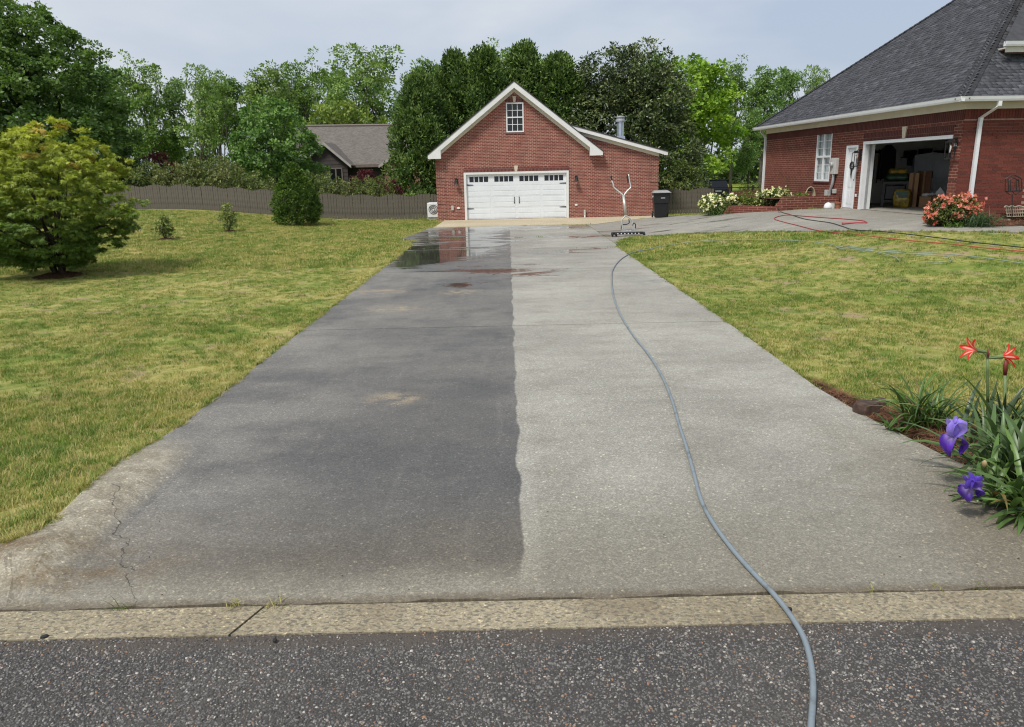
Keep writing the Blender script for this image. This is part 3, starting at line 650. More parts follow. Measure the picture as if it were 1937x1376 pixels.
scatter('pine_straw', np.stack([x, y, np.full(n, -.02)], -1), RNG.uniform(.7, 1.3, n), np.stack([RNG.normal(0, .15, n), RNG.normal(0, .15, n), RNG.uniform(0, 6.28, n)], -1), needles,
        label='loose brown pine straw under the irises', cat='pine straw', kind='stuff')
x, y = in_poly(bed_house, 3500); n = len(x)
scatter('house_straw', np.stack([x, y, gz(x, y) + .012], -1), RNG.uniform(1.0, 1.7, n), np.stack([RNG.normal(0, .15, n), RNG.normal(0, .15, n), RNG.uniform(0, 6.28, n)], -1), needles,
        label='loose reddish pine straw along the house wall', cat='pine straw', kind='stuff')
# ------------------------------------------------------------------ detached brick garage
GY = 37.0
def wall_grid(mb, us, vs_, hole, face, depth, P):
    """rect wall from cut lines; hole(u,v) says which cell is open; P(u,v,d) maps to space (d = depth into the wall)"""
    for i in range(len(us) - 1):
        for j in range(len(vs_) - 1):
            u0, u1, v0, v1 = us[i], us[i + 1], vs_[j], vs_[j + 1]
            um, vm = (u0 + u1) / 2, (v0 + v1) / 2; e = 1e-3
            if hole(um, vm):
                if not hole(u0 - e, vm): mb.add([P(u0, v0, 0), P(u0, v0, depth), P(u0, v1, depth), P(u0, v1, 0)], [(0, 1, 2, 3)])
                if not hole(u1 + e, vm): mb.add([P(u1, v0, 0), P(u1, v1, 0), P(u1, v1, depth), P(u1, v0, depth)], [(0, 1, 2, 3)])
                if not hole(um, v1 + e): mb.add([P(u0, v1, 0), P(u0, v1, depth), P(u1, v1, depth), P(u1, v1, 0)], [(0, 1, 2, 3)])
                if not hole(um, v0 - e): mb.add([P(u0, v0, 0), P(u1, v0, 0), P(u1, v0, depth), P(u0, v0, depth)], [(0, 1, 2, 3)])
            else:
                mb.add([P(u0, v0, 0), P(u1, v0, 0), P(u1, v1, 0), P(u0, v1, 0)], [(0, 1, 2, 3)])
gar = empty('brick_garage', (.4, GY, 0), label='detached red brick garage with white gable trim and wide white door', cat='garage')
GX0, GXM, GX1, GC = -3.47, 4.23, 7.29, .38
SL = .772
def ztop(x): return max(5.98 - SL * abs(x - GC), (3.97 - .28 * (x - 3.3)) if x > 3.3 else 0)
mb = MB()
PF = lambda u, v, d: (u, GY + d, v)
wall_grid(mb, [GX0, -2.1, 2.91, GX1], [-.35, 0.0, 2.22, 2.72], lambda u, v: -2.1 < u < 2.91 and 0 < v < 2.22, None, .2, PF)
cols = [GX0, -.02, GC, .81, 3.3, 3.52, GX1]
for a, b in zip(cols[:-1], cols[1:]):
    ta, tb = ztop(a + 1e-4), ztop(b - 1e-4)
    if b <= 3.31 and a > 3: tb = ztop(3.3)
    if a >= -.03 and b <= .82:
        mb.add([PF(a, 2.72, 0), PF(b, 2.72, 0), PF(b, 4.07, 0), PF(a, 4.07, 0)], [(0, 1, 2, 3)])
        mb.add([PF(a, 5.41, 0), PF(b, 5.41, 0), PF(b, tb, 0), PF(a, ta, 0)], [(0, 1, 2, 3)])
    else: mb.add([PF(a, 2.72, 0), PF(b, 2.72, 0), PF(b, tb, 0), PF(a, ta, 0)], [(0, 1, 2, 3)])
for (u0, v0, u1, v1) in ((-.02, 4.07, -.02, 5.41), (.81, 4.07, .81, 5.41), (-.02, 4.07, .81, 4.07), (-.02, 5.41, .81, 5.41)):
    mb.add([PF(u0, v0, 0), PF(u1, v1, 0), PF(u1, v1, .12), PF(u0, v0, .12)], [(0, 1, 2, 3)])
GB = GY + 8.6
mb.add([(GX0, GY, -.35), (GX0, GB, -.35), (GX0, GB, 2.95), (GX0, GY, 2.95)], [(0, 1, 2, 3)]); mb.add([(GX1, GY, -.35), (GX1, GB, -.35), (GX1, GB, 2.85), (GX1, GY, 2.85)], [(0, 1, 2, 3)])
mb.add([(GX0, GB, -.35), (GX1, GB, -.35), (GX1, GB, 2.85), (GX0, GB, 2.95)], [(0, 1, 2, 3)])
mb.add([(GX0, GB, 2.95), (GXM, GB, 2.95), (GC, GB, 5.98)], [(0, 1, 2)])
mb.build('brick_wall', 'brick_garage', gar, True)
# quoins: proud blocks of five courses at the left and right corner
for x0, x1 in ((GX0 - .015, GX0 + .42), (GX1 - .42, GX1 + .015)):
    z = -.02
    while z < 2.62:
        MB().box(x0, x1, GY - .018, GY + .1, z, z + .0677 * 5).build('quoin', 'brick_garage', gar, True); z += .0677 * 6
# soldier courses and keystones
MB().box(-2.14, 2.95, GY - .012, GY + .05, 2.245, 2.45).build('soldier_course', 'soldier_garage', gar, True)
MB().box(-.06, .85, GY - .012, GY + .05, 5.425, 5.62).build('soldier_course', 'soldier_garage', gar, True)
MB().box(-.06, .85, GY - .03, GY + .05, 3.99, 4.055).build('brick_sill', 'soldier_garage', gar, True)
for cx, z0, z1, w0, w1 in ((.40, 2.25, 2.53, .055, .105), (.385, 5.43, 5.70, .05, .09)):
    MB().prism([(cx - w0, z0), (cx + w0, z0), (cx + w1, z1), (cx - w1, z1)], GY - .035, GY + .04).build('keystone', 'stone', gar, True, bevel=.006)
# roof sheets and white gable trim
roof = MB()
for sg, ex in ((-1, -3.83), (1, 4.59)):
    xa, xb = GC, ex; za, zb = 6.36, 6.36 - SL * abs(ex - GC)
    roof.add([(xa, GY - .36, za), (xb, GY - .36, zb), (xb, GB + .3, zb), (xa, GB + .3, za), (xa, GY - .36, za - .05), (xb, GY - .36, zb - .05), (xb, GB + .3, zb - .05), (xa, GB + .3, za - .05)],
             [(0, 1, 2, 3), (7, 6, 5, 4), (0, 4, 5, 1), (1, 5, 6, 2), (2, 6, 7, 3)])
rf = roof.build('roof', 'shingle_flat', gar, True)
zb_ = lambda x: 6.31 - SL * abs(x - GC)
for sg, ex in ((-1, -3.80), (1, 4.56)):
    # rake board (front), frieze board (on the wall), soffit between
    MB().prism([(GC, zb_(GC)), (ex, zb_(ex)), (ex, zb_(ex) - .14), (ex - sg * .12, zb_(ex) - .14), (ex - sg * .12, zb_(ex - sg * .12) - .27), (GC, zb_(GC) - .27)], GY - .34, GY - .30).build('rake_board', 'trim', gar, True)
    fx = (GX0 - .01) if sg < 0 else (GXM + .01)
    MB().prism([(GC, zb_(GC) - .24), (fx, zb_(fx) - .24), (fx, zb_(fx) - .43), (GC, zb_(GC) - .43)], GY - .05, GY - .004).build('frieze_board', 'cream', gar, True)
    MB().add([(GC, GY - .31, zb_(GC) - .25), (ex, GY - .31, zb_(ex) - .25), (ex, GY - .01, zb_(ex) - .25), (GC, GY - .01, zb_(GC) - .25)], [(0, 1, 2, 3)]).build('soffit', 'trim', gar, True)
    # boxed eave return
    a, b = sorted((ex, ex - sg * .62)); zt = zb_(ex) - .02
    MB().prism([(ex, zt - .145), (ex, zt), (ex - sg * .62, zt + .36), (ex - sg * .62, zt - .145)], GY - .345, GY - .02).build('eave_return', 'trim', gar, True)
    a, b = sorted((fx, fx - sg * .25))
    MB().box(a, b, GY - .06, GY - .003, 2.9, 3.22).build('return_block', 'cream', gar, True)
    MB().box(min(ex, ex - sg * .02), max(ex, ex - sg * .02), GY - .3, GB + .25, zb_(ex) - .16, zb_(ex) - .01).build('fascia', 'trim', gar, True)
# annex roof (low slope) behind the main rake
an = lambda x: 4.31 - .281 * (x - 3.2)
ar = MB(); ar.prism([(3.0, an(3.0)), (7.7, an(7.7)), (7.7, an(7.7) - .04), (3.0, an(3.0) - .04)], GY - .27, GB + .2); ar.build('annex_roof', 'shingle_flat', gar, True)
MB().prism([(2.9, an(2.9) - .045), (7.68, an(7.68) - .045), (7.68, an(7.68) - .19), (7.5, an(7.68) - .19), (7.5, an(7.5) - .21), (2.9, an(2.9) - .21)], GY - .25, GY - .21).build('annex_rake_board', 'trim', gar, True)
MB().prism([(3.4, an(3.4) - .2), (7.3, an(7.3) - .2), (7.3, an(7.3) - .36), (3.4, an(3.4) - .36)], GY - .045, GY - .004).build('annex_frieze', 'cream', gar, True)
MB().add([(3.4, GY - .23, an(3.4) - .2), (7.66, GY - .23, an(7.66) - .2), (7.66, GY - .01, an(7.66) - .2), (3.4, GY - .01, an(3.4) - .2)], [(0, 1, 2, 3)]).build('annex_soffit', 'trim', gar, True)
# flue
fl = MB(); fl.lathe([(.17, 0), (.17, .78)], (5.62, GY + 1.4, 3.72), 18).build('flue_pipe', 'galv', gar, True, smooth=False)
MB().prism([(5.36, 3.5), (5.88, 3.4), (5.82, 3.84), (5.44, 3.84)], GY + 1.18, GY + 1.62).build('flue_base', 'galv', gar, True)
fc = MB().lathe([(.19, 0), (.235, .02), (.235, .10), (.2, .12), (.2, .2), (.235, .22), (.235, .26), (.1, .3)], (5.62, GY + 1.4, 4.50), 18).build('flue_cap', 'grey_metal', gar, True)
# gable window
wf = MB()
x0, x1, z0, z1 = -.02, .81, 4.07, 5.41
for a in ((x0, x0 + .055, z0, z1), (x1 - .055, x1, z0, z1), (x0 + .055, x1 - .055, z0, z0 + .06), (x0 + .055, x1 - .055, z1 - .055, z1), (x0 + .055, x1 - .055, 4.72, 4.775)):
    wf.box(a[0], a[1], GY - .02, GY + .05, a[2], a[3])
win = wf.build('window', 'white', gar, True)
xs_ = [x0 + .055, x0 + .295, x0 + .535, x1 - .055]
for (za, zc) in ((z0 + .06, 4.72), (4.775, z1 - .055)):
    zm = (za + zc) / 2
    for i in range(3):
        for (q0, q1) in ((za, zm), (zm, zc)):
            MB().box(xs_[i] + .012, xs_[i + 1] - .012, GY + .034, GY + .04, q0 + .012, q1 - .012).build('pane', 'pane', win, True)
    mu = MB()
    for i in (1, 2): mu.box(xs_[i] - .013, xs_[i] + .013, GY + .02, GY + .032, za, zc)
    for i in range(3): mu.box(xs_[i] + .013 if i else xs_[i], xs_[i + 1] - .013 if i < 2 else xs_[i + 1], GY + .021, GY + .031, zm - .012, zm + .012)
    mu.build('muntin', 'white', win, True)
MB().box(x0, x1, GY + .06, GY + .07, z0, z1).build('window_back', 'black_metal', win, True)
# door frame and door
fr = MB(); fr.box(-2.14, -2.03, GY - .03, GY + .12, 0, 2.25); fr.box(2.84, 2.95, GY - .03, GY + .12, 0, 2.25); fr.box(-2.03, 2.84, GY - .03, GY + .12, 2.15, 2.25)
fr.build('door_frame', 'trim', gar, True)
dm = MB(); dm.box(-2.03, 2.84, GY + .1, GY + .14, .01, 2.15)
door = dm.build('garage_door', 'door_white', gar, True)
DW = 4.87 / 4
for r in range(4):
    za, zc = .015 + r * .534, .015 + (r + 1) * .534 - .004
    for c in range(4):
        a, b = -2.03 + c * DW + (.0 if c else .004), -2.03 + (c + 1) * DW - (0 if c < 3 else .004)
        if r < 3:
            sec = MB().box(a, b, GY + .075, GY + .1, za, zc)
            sec.build('door_section', 'door_white', door, True)
            for k in range(2):
                h0 = za + .05 + k * .235
                MB().box(a + .07, b - .07, GY + .068, GY + .074, h0, h0 + .19).build('raised_panel', 'door_white', door, True, bevel=.004)
        else:
            s = MB(); p0, p1 = a + .15, b - .15; q0, q1 = za + .17, zc - .1
            s.box(a, p0, GY + .075, GY + .1, za, zc); s.box(p1, b, GY + .075, GY + .1, za, zc); s.box(p0, p1, GY + .075, GY + .1, za, q0); s.box(p0, p1, GY + .075, GY + .1, q1, zc)
            pw = (p1 - p0) / 4
            for k in range(1, 4): s.box(p0 + k * pw - .02, p0 + k * pw + .02, GY + .076, GY + .099, q0, q1)
            s.build('door_section', 'door_white', door, True)
            for k in range(4): MB().box(p0 + k * pw + (.02 if k else 0), p0 + (k + 1) * pw - (.02 if k < 3 else 0), GY + .088, GY + .095, q0, q1).build('pane', 'pane', door, True)
for x_, sg in ((-2.01, 1), (2.82, -1)):
    for z_ in (.53, 1.66):
        h = MB(); h.prism([(x_, z_ - .028), (x_ + sg * .26, z_ - .016), (x_ + sg * .33, z_), (x_ + sg * .26, z_ + .016), (x_, z_ + .028)], GY + .055, GY + .067); h.build('strap_hinge', 'black_metal', door, True)
for x_ in (.29, .53):
    h = MB(); h.tube([(x_, GY + .07, .76), (x_, GY + .035, .8), (x_, GY + .035, 1.0), (x_, GY + .07, 1.04)], .013, 6); h.box(x_ - .02, x_ + .02, GY + .06, GY + .067, .74, .8); h.box(x_ - .02, x_ + .02, GY + .06, GY + .067, 1.0, 1.06); h.build('door_handle', 'black_metal', door, True)
# wall lamps, boxes, stub pipe
for x_, z_ in ((-2.5, 1.82), (3.31, 1.84)):
    l = MB(); l.box(x_ - .06, x_ + .06, GY - .03, GY - .001, z_ - .02, z_ + .16); l.tube([(x_, GY - .02, z_ + .12), (x_, GY - .12, z_ + .17), (x_, GY - .18, z_ + .1)], .014, 6)
    l.lathe([(.03, .1), (.055, .06), (.075, -.02), (.12, -.12), (.115, -.125), (.03, .0)], (x_, GY - .18, z_), 10); l.build('wall_lamp', 'black_metal', gar, True)
MB().bbox(-2.80, -2.68, GY - .07, GY - .001, .48, .7, .012).build('electric_box', 'grey_box', gar, True)
for x_, z_ in ((-2.45, .58), (3.31, .61)): MB().bbox(x_ - .065, x_ + .065, GY - .03, GY - .001, z_ - .04, z_ + .04, .008).build('outlet_cover', 'white', gar, True)
MB().lathe([(.05, .14), (.055, .15), (.055, .36), (.02, .37)], (3.73, GY - .08, 0), 10).build('stub_pipe', 'grey_box', gar, True)
MB().lathe([(.04, 0.004), (.04, .14)], (3.73, GY - .08, 0), 10).build('pipe_elbow', 'white', gar, True)

# heat pump beside the garage
ac = empty('heat_pump', (-3.78, GY + 1.2, 0), label='white heat pump unit beside the left wall of the brick garage', cat='heat pump')
MB().bbox(-4.08, -3.5, GY + .9, GY + 1.9, .1, .82, .03).build('casing', 'white', ac, True)
MB().box(-4.1, -3.5, GY + .95, GY + 1.05, 0, .1).build('foot', 'grey_box', ac, True); MB().box(-4.1, -3.5, GY + 1.7, GY + 1.8, 0, .1).build('foot', 'grey_box', ac, True)
gr = MB()
for rr in (.08, .15, .22): gr.tube([(-3.78 + rr * math.cos(a), GY + .885, .5 + rr * math.sin(a)) for a in np.linspace(0, 6.283, 17)], .012, 5, cap=False)
gr.build('fan_grille', 'black_metal', ac, True)
# ------------------------------------------------------------------ main house: local x = along HN (into the house), y = along HD (away), z from its floor
house = empty('brick_house', (HA[0], HA[1], .70), HAN, label='dark red brick house with charcoal hip roof and an open garage', cat='house')
house.rotation_euler = (0, 0, HAN)
Y0, Y1, HT = -5.14, 8.35, 3.0            # corner nearest to the road, far corner, wall height
WX = 13.0
PS = lambda u, v, d: (d, u, v)
mb = MB()
us = [Y0, -4.76, 0.0, .34, 1.14, 2.28, 3.48, Y1]; vs_ = [-.9, 0.0, .93, 2.2, 2.18 + .03, 2.77, HT]
def hole(u, v):
    return (-4.76 < u < 0 and 0 < v < 2.2) or (.34 < u < 1.14 and 0 < v < 2.2) or (2.28 < u < 3.48 and .93 < v < 2.77)
wall_grid(mb, us, sorted(set(vs_)), hole, None, .22, PS)
mb.add([(0, Y1, -.9), (WX, Y1, -.9), (WX, Y1, HT), (0, Y1, HT)], [(0, 1, 2, 3)])
hwall = mb.build('brick_wall', 'brick_house', house)
# front wall: mortar bed with bricks laid on it
fw = MB(); fw.box(.004, WX, Y0, Y0 + .2, -.9, HT); M['mortar'] = plain('mortar_bed', (.36, .22, .17), .95, .2, 14, bumps=.4); fwall = fw.build('front_wall', 'mortar', house)
t = NT('brick_piece'); rn = t.n('ShaderNodeObjectInfo').outputs['Random']; nz = t.noise(55, t.obj(), 4, .7)
c_ = t.mix(rn, (.205, .056, .037), (.13, .04, .03)); c_ = t.mix(t.step(nz, .4, .75, 0, .6), c_, (.07, .02, .018)); t.pbsdf(c_, .88, t.bump(nz, .5, .004), .3); M['brick_piece'] = t.m
bme = MB().box(0, .278, -.012, .03, 0, .075); bo = bme.build('brick', 'brick_piece'); bmesh_brick = bo.data; bpy.data.objects.remove(bo)
hme = MB().box(0, .133, -.012, .03, 0, .075); bo = hme.build('brick', 'brick_piece'); half_brick = bo.data; bpy.data.objects.remove(bo)
sme = MB().box(0, .075, -.014, .03, 0, .278); bo = sme.build('brick', 'brick_piece'); sold_brick = bo.data; bpy.data.objects.remove(bo)
r_i = 0; z = .0; nb = 0
while z < 2.66:
    x = 0.004
    if r_i % 2: link_mesh('brick', half_brick, fwall, (x, Y0, z)); x += .145
    while x < 2.0: link_mesh('brick', bmesh_brick, fwall, (x, Y0 + RNG.uniform(-.003, .002), z)); x += .29; nb += 1
    z += .086; r_i += 1
x = .004
while x < 2.0: link_mesh('brick', sold_brick, fwall, (x, Y0, 2.70)); x += .086
# quoins on the side wall at the near corner and a soldier band under the eave
z = .02
while z < 2.1:
    MB().box(-.018, .1, Y0 + .004, Y0 + .36, z, z + .086 * 5 - .012).build('quoin', 'brick_house', house); z += .086 * 6
MB().box(-.012, .05, Y0 + .002, Y1, 2.68, 2.98).build('soldier_course', 'soldier_house', house)
MB().box(-.012, .05, -4.8, .04, 2.305, 2.58).build('soldier_course', 'soldier_house', house)
MB().box(-.03, .05, 2.22, 3.54, .86, .92).build('window_sill', 'soldier_house', house)
MB().prism([(-2.44, 2.31), (-2.32, 2.31), (-2.26, 2.66), (-2.50, 2.66)], -.05, .03, 'x').build('keystone', 'stone', house)
# frieze, soffit, gutter and downspouts
MB().box(-.06, .0, Y0 - .06, Y1, 2.96, 3.14).build('frieze_board', 'cream', house); MB().box(0.001, WX, Y0 - .06, Y0 - .014, 2.96, 3.14).build('frieze_board', 'cream', house)
OV = .42
MB().box(-OV, WX, Y0 - OV, Y1 + OV, 3.135, 3.155).build('soffit', 'cream', house)
gp_ = [(0, 0), (-.09, 0), (-.11, .05), (-.125, .12), (-.13, .13), (0, .13)]
gm = MB(); gm.prism([(-OV - .001 + a, 3.13 + b) for a, b in gp_], Y0 - OV - .12, Y1 + OV, 'y'); gm.build('gutter', 'white', house)
gm = MB(); gm.prism([(Y0 - OV - .001 + a, 3.13 + b) for a, b in gp_], -OV - .1, WX, 'x'); gm.build('gutter', 'white', house)
def spout(pts, nm='downspout'):
    s = MB(); w, d = .05, .04
    pts = [Vector(p) for p in pts]
    vs = []
    for i, p in enumerate(pts):
        for (a, b) in ((-w, -d), (w, -d), (w, d), (-w, d)): vs.append((p.x + a, p.y + b, p.z))
    fs = [(i * 4 + j, i * 4 + (j + 1) % 4, i * 4 + 4 + (j + 1) % 4, i * 4 + 4 + j) for i in range(len(pts) - 1) for j in range(4)] + [(3, 2, 1, 0), tuple(range(len(vs) - 4, len(vs)))]
    return s.add(vs, fs).build(nm, 'white', house)
spout([(.62, Y0 - OV - .05, 3.14), (.62, Y0 - OV - .05, 3.0), (.42, Y0 - .09, 2.72), (.42, Y0 - .075, 2.6), (.42, Y0 - .075, .12), (.42, Y0 - .16, .03)])
spout([(-.1, Y1 + OV + .02, 3.14), (-.1, Y1 + OV + .02, 3.05), (-.02, Y1 + .09, 2.8), (-.02, Y1 + .09, -.2)])
# roof: hip, pitch .8, laid with single shingles
PT = .79; EZ = 3.235; EX = -OV - .02; EY0 = Y0 - OV - .02; EY1 = Y1 + OV + .02
RUN = (EY1 - EY0) / 2; YC = (EY0 + EY1) / 2; RH = EZ + PT * RUN
rm = MB()
rm.add([(EX, EY0, EZ), (EX, EY1, EZ), (EX + RUN, YC, RH), (WX + 4, EY0, EZ), (WX + 4, YC, RH), (WX + 4, EY1, EZ)], [(0, 2, 1), (0, 3, 4, 2), (1, 2, 4, 5)])
roofo = rm.build('roof', 'shingle_flat', house)
t = NT('shingle'); a_ = t.n('ShaderNodeAttribute'); a_.attribute_name = 'Col'; rn = t.n('ShaderNodeObjectInfo').outputs['Random']
nz = t.noise(28, t.obj(), 4, .7); c_ = t.mix(t.step(nz, .35, .7, 0, .5), a_.outputs['Color'], (.035, .036, .042)); t.pbsdf(c_, .9, t.bump(t.noise(140, t.obj(), 2, .7), .5, .004), .3); M['shingle'] = t.m
nl = math.sqrt(1 + PT * PT); EXPO = .145
def shingles(org, along, inward, length, tri, lim=1e9):
    """rows of tabs on a roof plane; returns vertices per tab (8 each)"""
    up = (np.array(inward) + np.array([0, 0, PT])) / nl; al = np.array(along); nn = np.cross(al, up); nn = nn if nn[2] > 0 else -nn
    out = []; row = 0; d = -.03
    while d / nl < RUN:
        run = max(d, 0) / nl; a0 = run; a1 = length - run if tri else lim
        x = a0 - RNG.uniform(0, .3)
        while x < a1 and x < lim:
            w = RNG.choice([.14, .2, .26, .33]); xa, xb = max(x, a0 - .03), min(x + w - .008, a1 + .03)
            if xb - xa > .04:
                th = RNG.choice([.012, .018, .026]); b = np.array(org) + al * xa + up * d; c = np.array(org) + al * xb + up * d; L = up * (EXPO + .04)
                out.append(np.array([b, c, c + L, b + L, b + nn * th, c + nn * th, c + L + nn * .002, b + L + nn * .002]) + nn * .004)
            x += w
        d += EXPO; row += 1
    return out
tabs = shingles((EX, EY0, EZ), (0, 1, 0), (1, 0, 0), EY1 - EY0, True) + shingles((EX, EY0, EZ), (1, 0, 0), (0, 1, 0), 0, False, 5.5)
print('shingles', len(tabs))
Hm = Matrix.Translation(house.location) @ Matrix.Rotation(HAN, 4, 'Z')
camL = np.array((Hm.inverted() @ Vector((0, 0, CAMH)))[:])
size = np.array([np.linalg.norm(tb[1] - tb[0]) / np.linalg.norm(tb[0] - camL) ** 1.6 for tb in tabs])
vis_ = np.array([ (abs(tb[0][0]) < 2.4 and tb[0][1] < 6) for tb in tabs]); order = np.argsort(-size * vis_)
BF = np.array([(4, 5, 6, 7), (0, 1, 5, 4), (1, 2, 6, 5), (3, 0, 4, 7)])
def tabcol(n): 
    g = RNG.uniform(.068, .125, (n, 1)) * (1 + .35 * (RNG.uniform(size=(n, 1)) > .82)); return g * np.array([.97, 1.0, 1.12])
rest = [tabs[i] for i in order[300:]]; V = np.concatenate(rest); n = len(rest)
Fq = (BF[None] + (np.arange(n) * 8)[:, None, None]).reshape(-1, 4)
o = np_mesh('shingles', V, Fq, 'shingle', np.repeat(tabcol(n), 8, 0), roofo); o['kind'] = 'stuff'
for i in order[:300]: np_mesh('shingle', tabs[i], BF, 'shingle', np.repeat(tabcol(1), 8, 0), roofo)
# hip caps
for sg, yb in ((1, EY0), (-1, EY1)):
    dirv = np.array([1, sg, PT]); L = np.linalg.norm(dirv); dirv = dirv / L; side = np.cross(dirv, (0, 0, 1)); side /= np.linalg.norm(side); upv = np.cross(side, dirv)
    nn_ = int(RUN * L / .2)
    for k in range(nn_ if sg > 0 else nn_):
        p0 = np.array([EX, yb, EZ]) + dirv * (k * .2); p1 = p0 + dirv * .24
        V = []
        for p_, th in ((p0, .035), (p1, .018)):
            V += [p_ - side * .19 - upv * .07 + upv * th, p_ + upv * (th + .02), p_ + side * .19 - upv * .07 + upv * th]
        V += [p0 - side * .15 - upv * .06, p0, p0 + side * .15 - upv * .06]
        np_mesh('hip_cap', V, [(0, 1, 4, 3), (1, 2, 5, 4), (6, 7, 1, 0), (7, 8, 2, 1)], 'shingle', np.full((9, 3), RNG.uniform(.03, .05)) * np.array([.97, 1, 1.1]), roofo)
# upper eave that crosses the front slope
ue = at(1899, 79, 22.4); ul = Hm.inverted() @ Vector(ue.tolist()); ux, uy, uz = ul
MB().prism([(uy - .001 + a, uz - .13 + b) for a, b in gp_], ux, WX, 'x').build('upper_gutter', 'white', house)
MB().prism([(uy, uz - .28), (uy, uz - .12), (uy + .04, uz - .12), (uy + .04, uz - .28)], ux + .1, WX, 'x').build('upper_fascia', 'cream', house)
MB().box(ux + .3, WX, uy + .0, uy + .6, uz - .14, uz - .10).build('upper_soffit', 'cream', house)
MB().box(ux + .45, WX, uy + .5, uy + 1.0, 3.3, uz - .12).build('upper_wall', 'brick_house', house)
MB().add([(ux - .05, uy - .1, uz), (WX, uy - .1, uz), (WX, uy + 4, uz + 3.2), (ux + 4, uy + 4, uz + 3.2)], [(0, 1, 2, 3)]).build('upper_roof', 'shingle_flat', house)
# garage opening: white casing, room behind
fr = MB(); fr.box(-.025, .34, -.13, .001, 0, 2.2); fr.box(.10, .34, -4.765, -4.7, 0, 2.2); fr.box(-.03, .34, -4.77, .005, 2.2, 2.3); fr.build('opening_frame', 'white', house)
MB().box(.12, .2, -.155, -.131, 0, 2.2).build('door_track', 'grey_metal', house)
rm = MB(); X1, Ya, Yb, Zc = 8.0, -4.9, 3.7, 2.7
rm.add([(.3, Yb, -.02), (X1, Yb, -.02), (X1, Yb, Zc), (.3, Yb, Zc)], [(0, 1, 2, 3)]); rm.add([(X1, Ya, -.02), (X1, Yb, -.02), (X1, Yb, Zc), (X1, Ya, Zc)], [(0, 1, 2, 3)])
rm.add([(.3, Ya, -.02), (X1, Ya, -.02), (X1, Ya, Zc), (.3, Ya, Zc)], [(0, 1, 2, 3)]); rm.add([(.3, Ya, Zc), (X1, Ya, Zc), (X1, Yb, Zc), (.3, Yb, Zc)], [(0, 1, 2, 3)])
rm.add([(.3, .4, 0), (.3, Yb, 0), (.3, Yb, Zc), (.3, .4, Zc)], [(0, 1, 2, 3)]); rm.add([(.3, Ya, 2.3), (.3, .4, 2.3), (.3, .4, Zc), (.3, Ya, Zc)], [(0, 1, 2, 3)])
rm.build('room_lining', 'dry_wall', house)
MB().add([(.02, Ya, .008), (X1, Ya, .008), (X1, Yb, .008), (.02, Yb, .008)], [(0, 1, 2, 3)]).build('garage_floor', 'concrete_court', house)
# entry door
dmb = MB(); dmb.box(-.02, .2, .34, .44, 0, 2.2); dmb.box(-.02, .2, 1.04, 1.14, 0, 2.2); dmb.box(-.02, .2, .44, 1.04, 2.12, 2.2); dmb.build('door_casing', 'white', house)
dr = MB().box(.06, .1, .44, 1.04, .03, 2.12).build('entry_door', 'white', house)
for (a, b) in ((.15, .62), (.75, 1.32), (1.45, 1.98)):
    for (c, d) in ((.5, .71), (.77, .98)): MB().box(.05, .06, c, d, a, b).build('door_panel', 'white', dr, bevel=.006)
MB().lathe([(.01, 0), (.03, .01), (.035, .03), (.025, .06), (.005, .065)], (0, 0, 0), 10, M4=Matrix.Translation((.06, .5, 1.0)) @ Matrix.Rotation(R(-90), 4, 'Y')).build('door_knob', 'black_metal', dr)
MB().box(-.03, .2, .40, 1.08, -.02, .03).build('threshold', 'grey_metal', house)
wr_ = MB(); wr_.tube([(.03, .74 + .12 * math.cos(a), 1.5 + .12 * math.sin(a)) for a in np.linspace(0, 6.28, 13)], .03, 6, cap=False); wr_.tube([(.03, .74, 1.38), (.03, .76, 1.2), (.03, .73, 1.05)], [.03, .025, .01], 6); wr_.build('door_swag', 'black_metal', dr)
# window
wm = MB(); ya, yb, za, zb2 = 2.28, 3.48, .93, 2.77
for q in ((ya, ya + .06, za, zb2), (yb - .06, yb, za, zb2), (ya + .06, yb - .06, za, za + .07), (ya + .06, yb - .06, zb2 - .06, zb2), (ya + .06, yb - .06, 1.82, 1.89), ((ya + yb) / 2 - .035, (ya + yb) / 2 + .035, za + .07, 1.82), ((ya + yb) / 2 - .035, (ya + yb) / 2 + .035, 1.89, zb2 - .06)):
    wm.box(-.01, .08, q[0], q[1], q[2], q[3])
wino = wm.build('window', 'white', house); ym = (ya + yb) / 2
t = NT('house_pane'); gl = t.n('ShaderNodeBsdfGlossy'); gl.inputs['Roughness'].default_value = .03; tp = t.n('ShaderNodeBsdfTransparent'); tp.inputs[0].default_value = (.93, .95, .95, 1); mx = t.n('ShaderNodeMixShader'); mx.inputs[0].default_value = .10
t.t.links.new(tp.outputs[0], mx.inputs[1]); t.t.links.new(gl.outputs[0], mx.inputs[2]); t.t.links.new(mx.outputs[0], t.out.inputs[0]); M['house_pane'] = t.m
for (q0, q1) in ((za + .07, 1.82), (1.89, zb2 - .06)):
    for (c0, c1) in ((ya + .06, ym - .035), (ym + .035, yb - .06)):
        MB().box(.04, .046, c0, c1, q0, q1).build('pane', 'house_pane', wino)
        g_ = MB()
        for k in (1, 2): g_.box(.028, .038, c0, c1, q0 + (q1 - q0) * k / 3 - .01, q0 + (q1 - q0) * k / 3 + .01)
        g_.build('muntin', 'white', wino)
cv = []
for k in range(61): cv.append((.14 + .025 * math.sin(k * .9), ya + (yb - ya) * k / 60))
cm = MB()
for (q0, q1) in ((za, 1.84), (1.86, zb2)):
    vv = [(a, b, q0) for a, b in cv] + [(a, b, q1) for a, b in cv]; cm.add(vv, [(k, k + 1, 62 + k, 61 + k) for k in range(60)])
cm.build('curtain', plain('curtain', (.8, .82, .82), .9, .1, 4), wino)
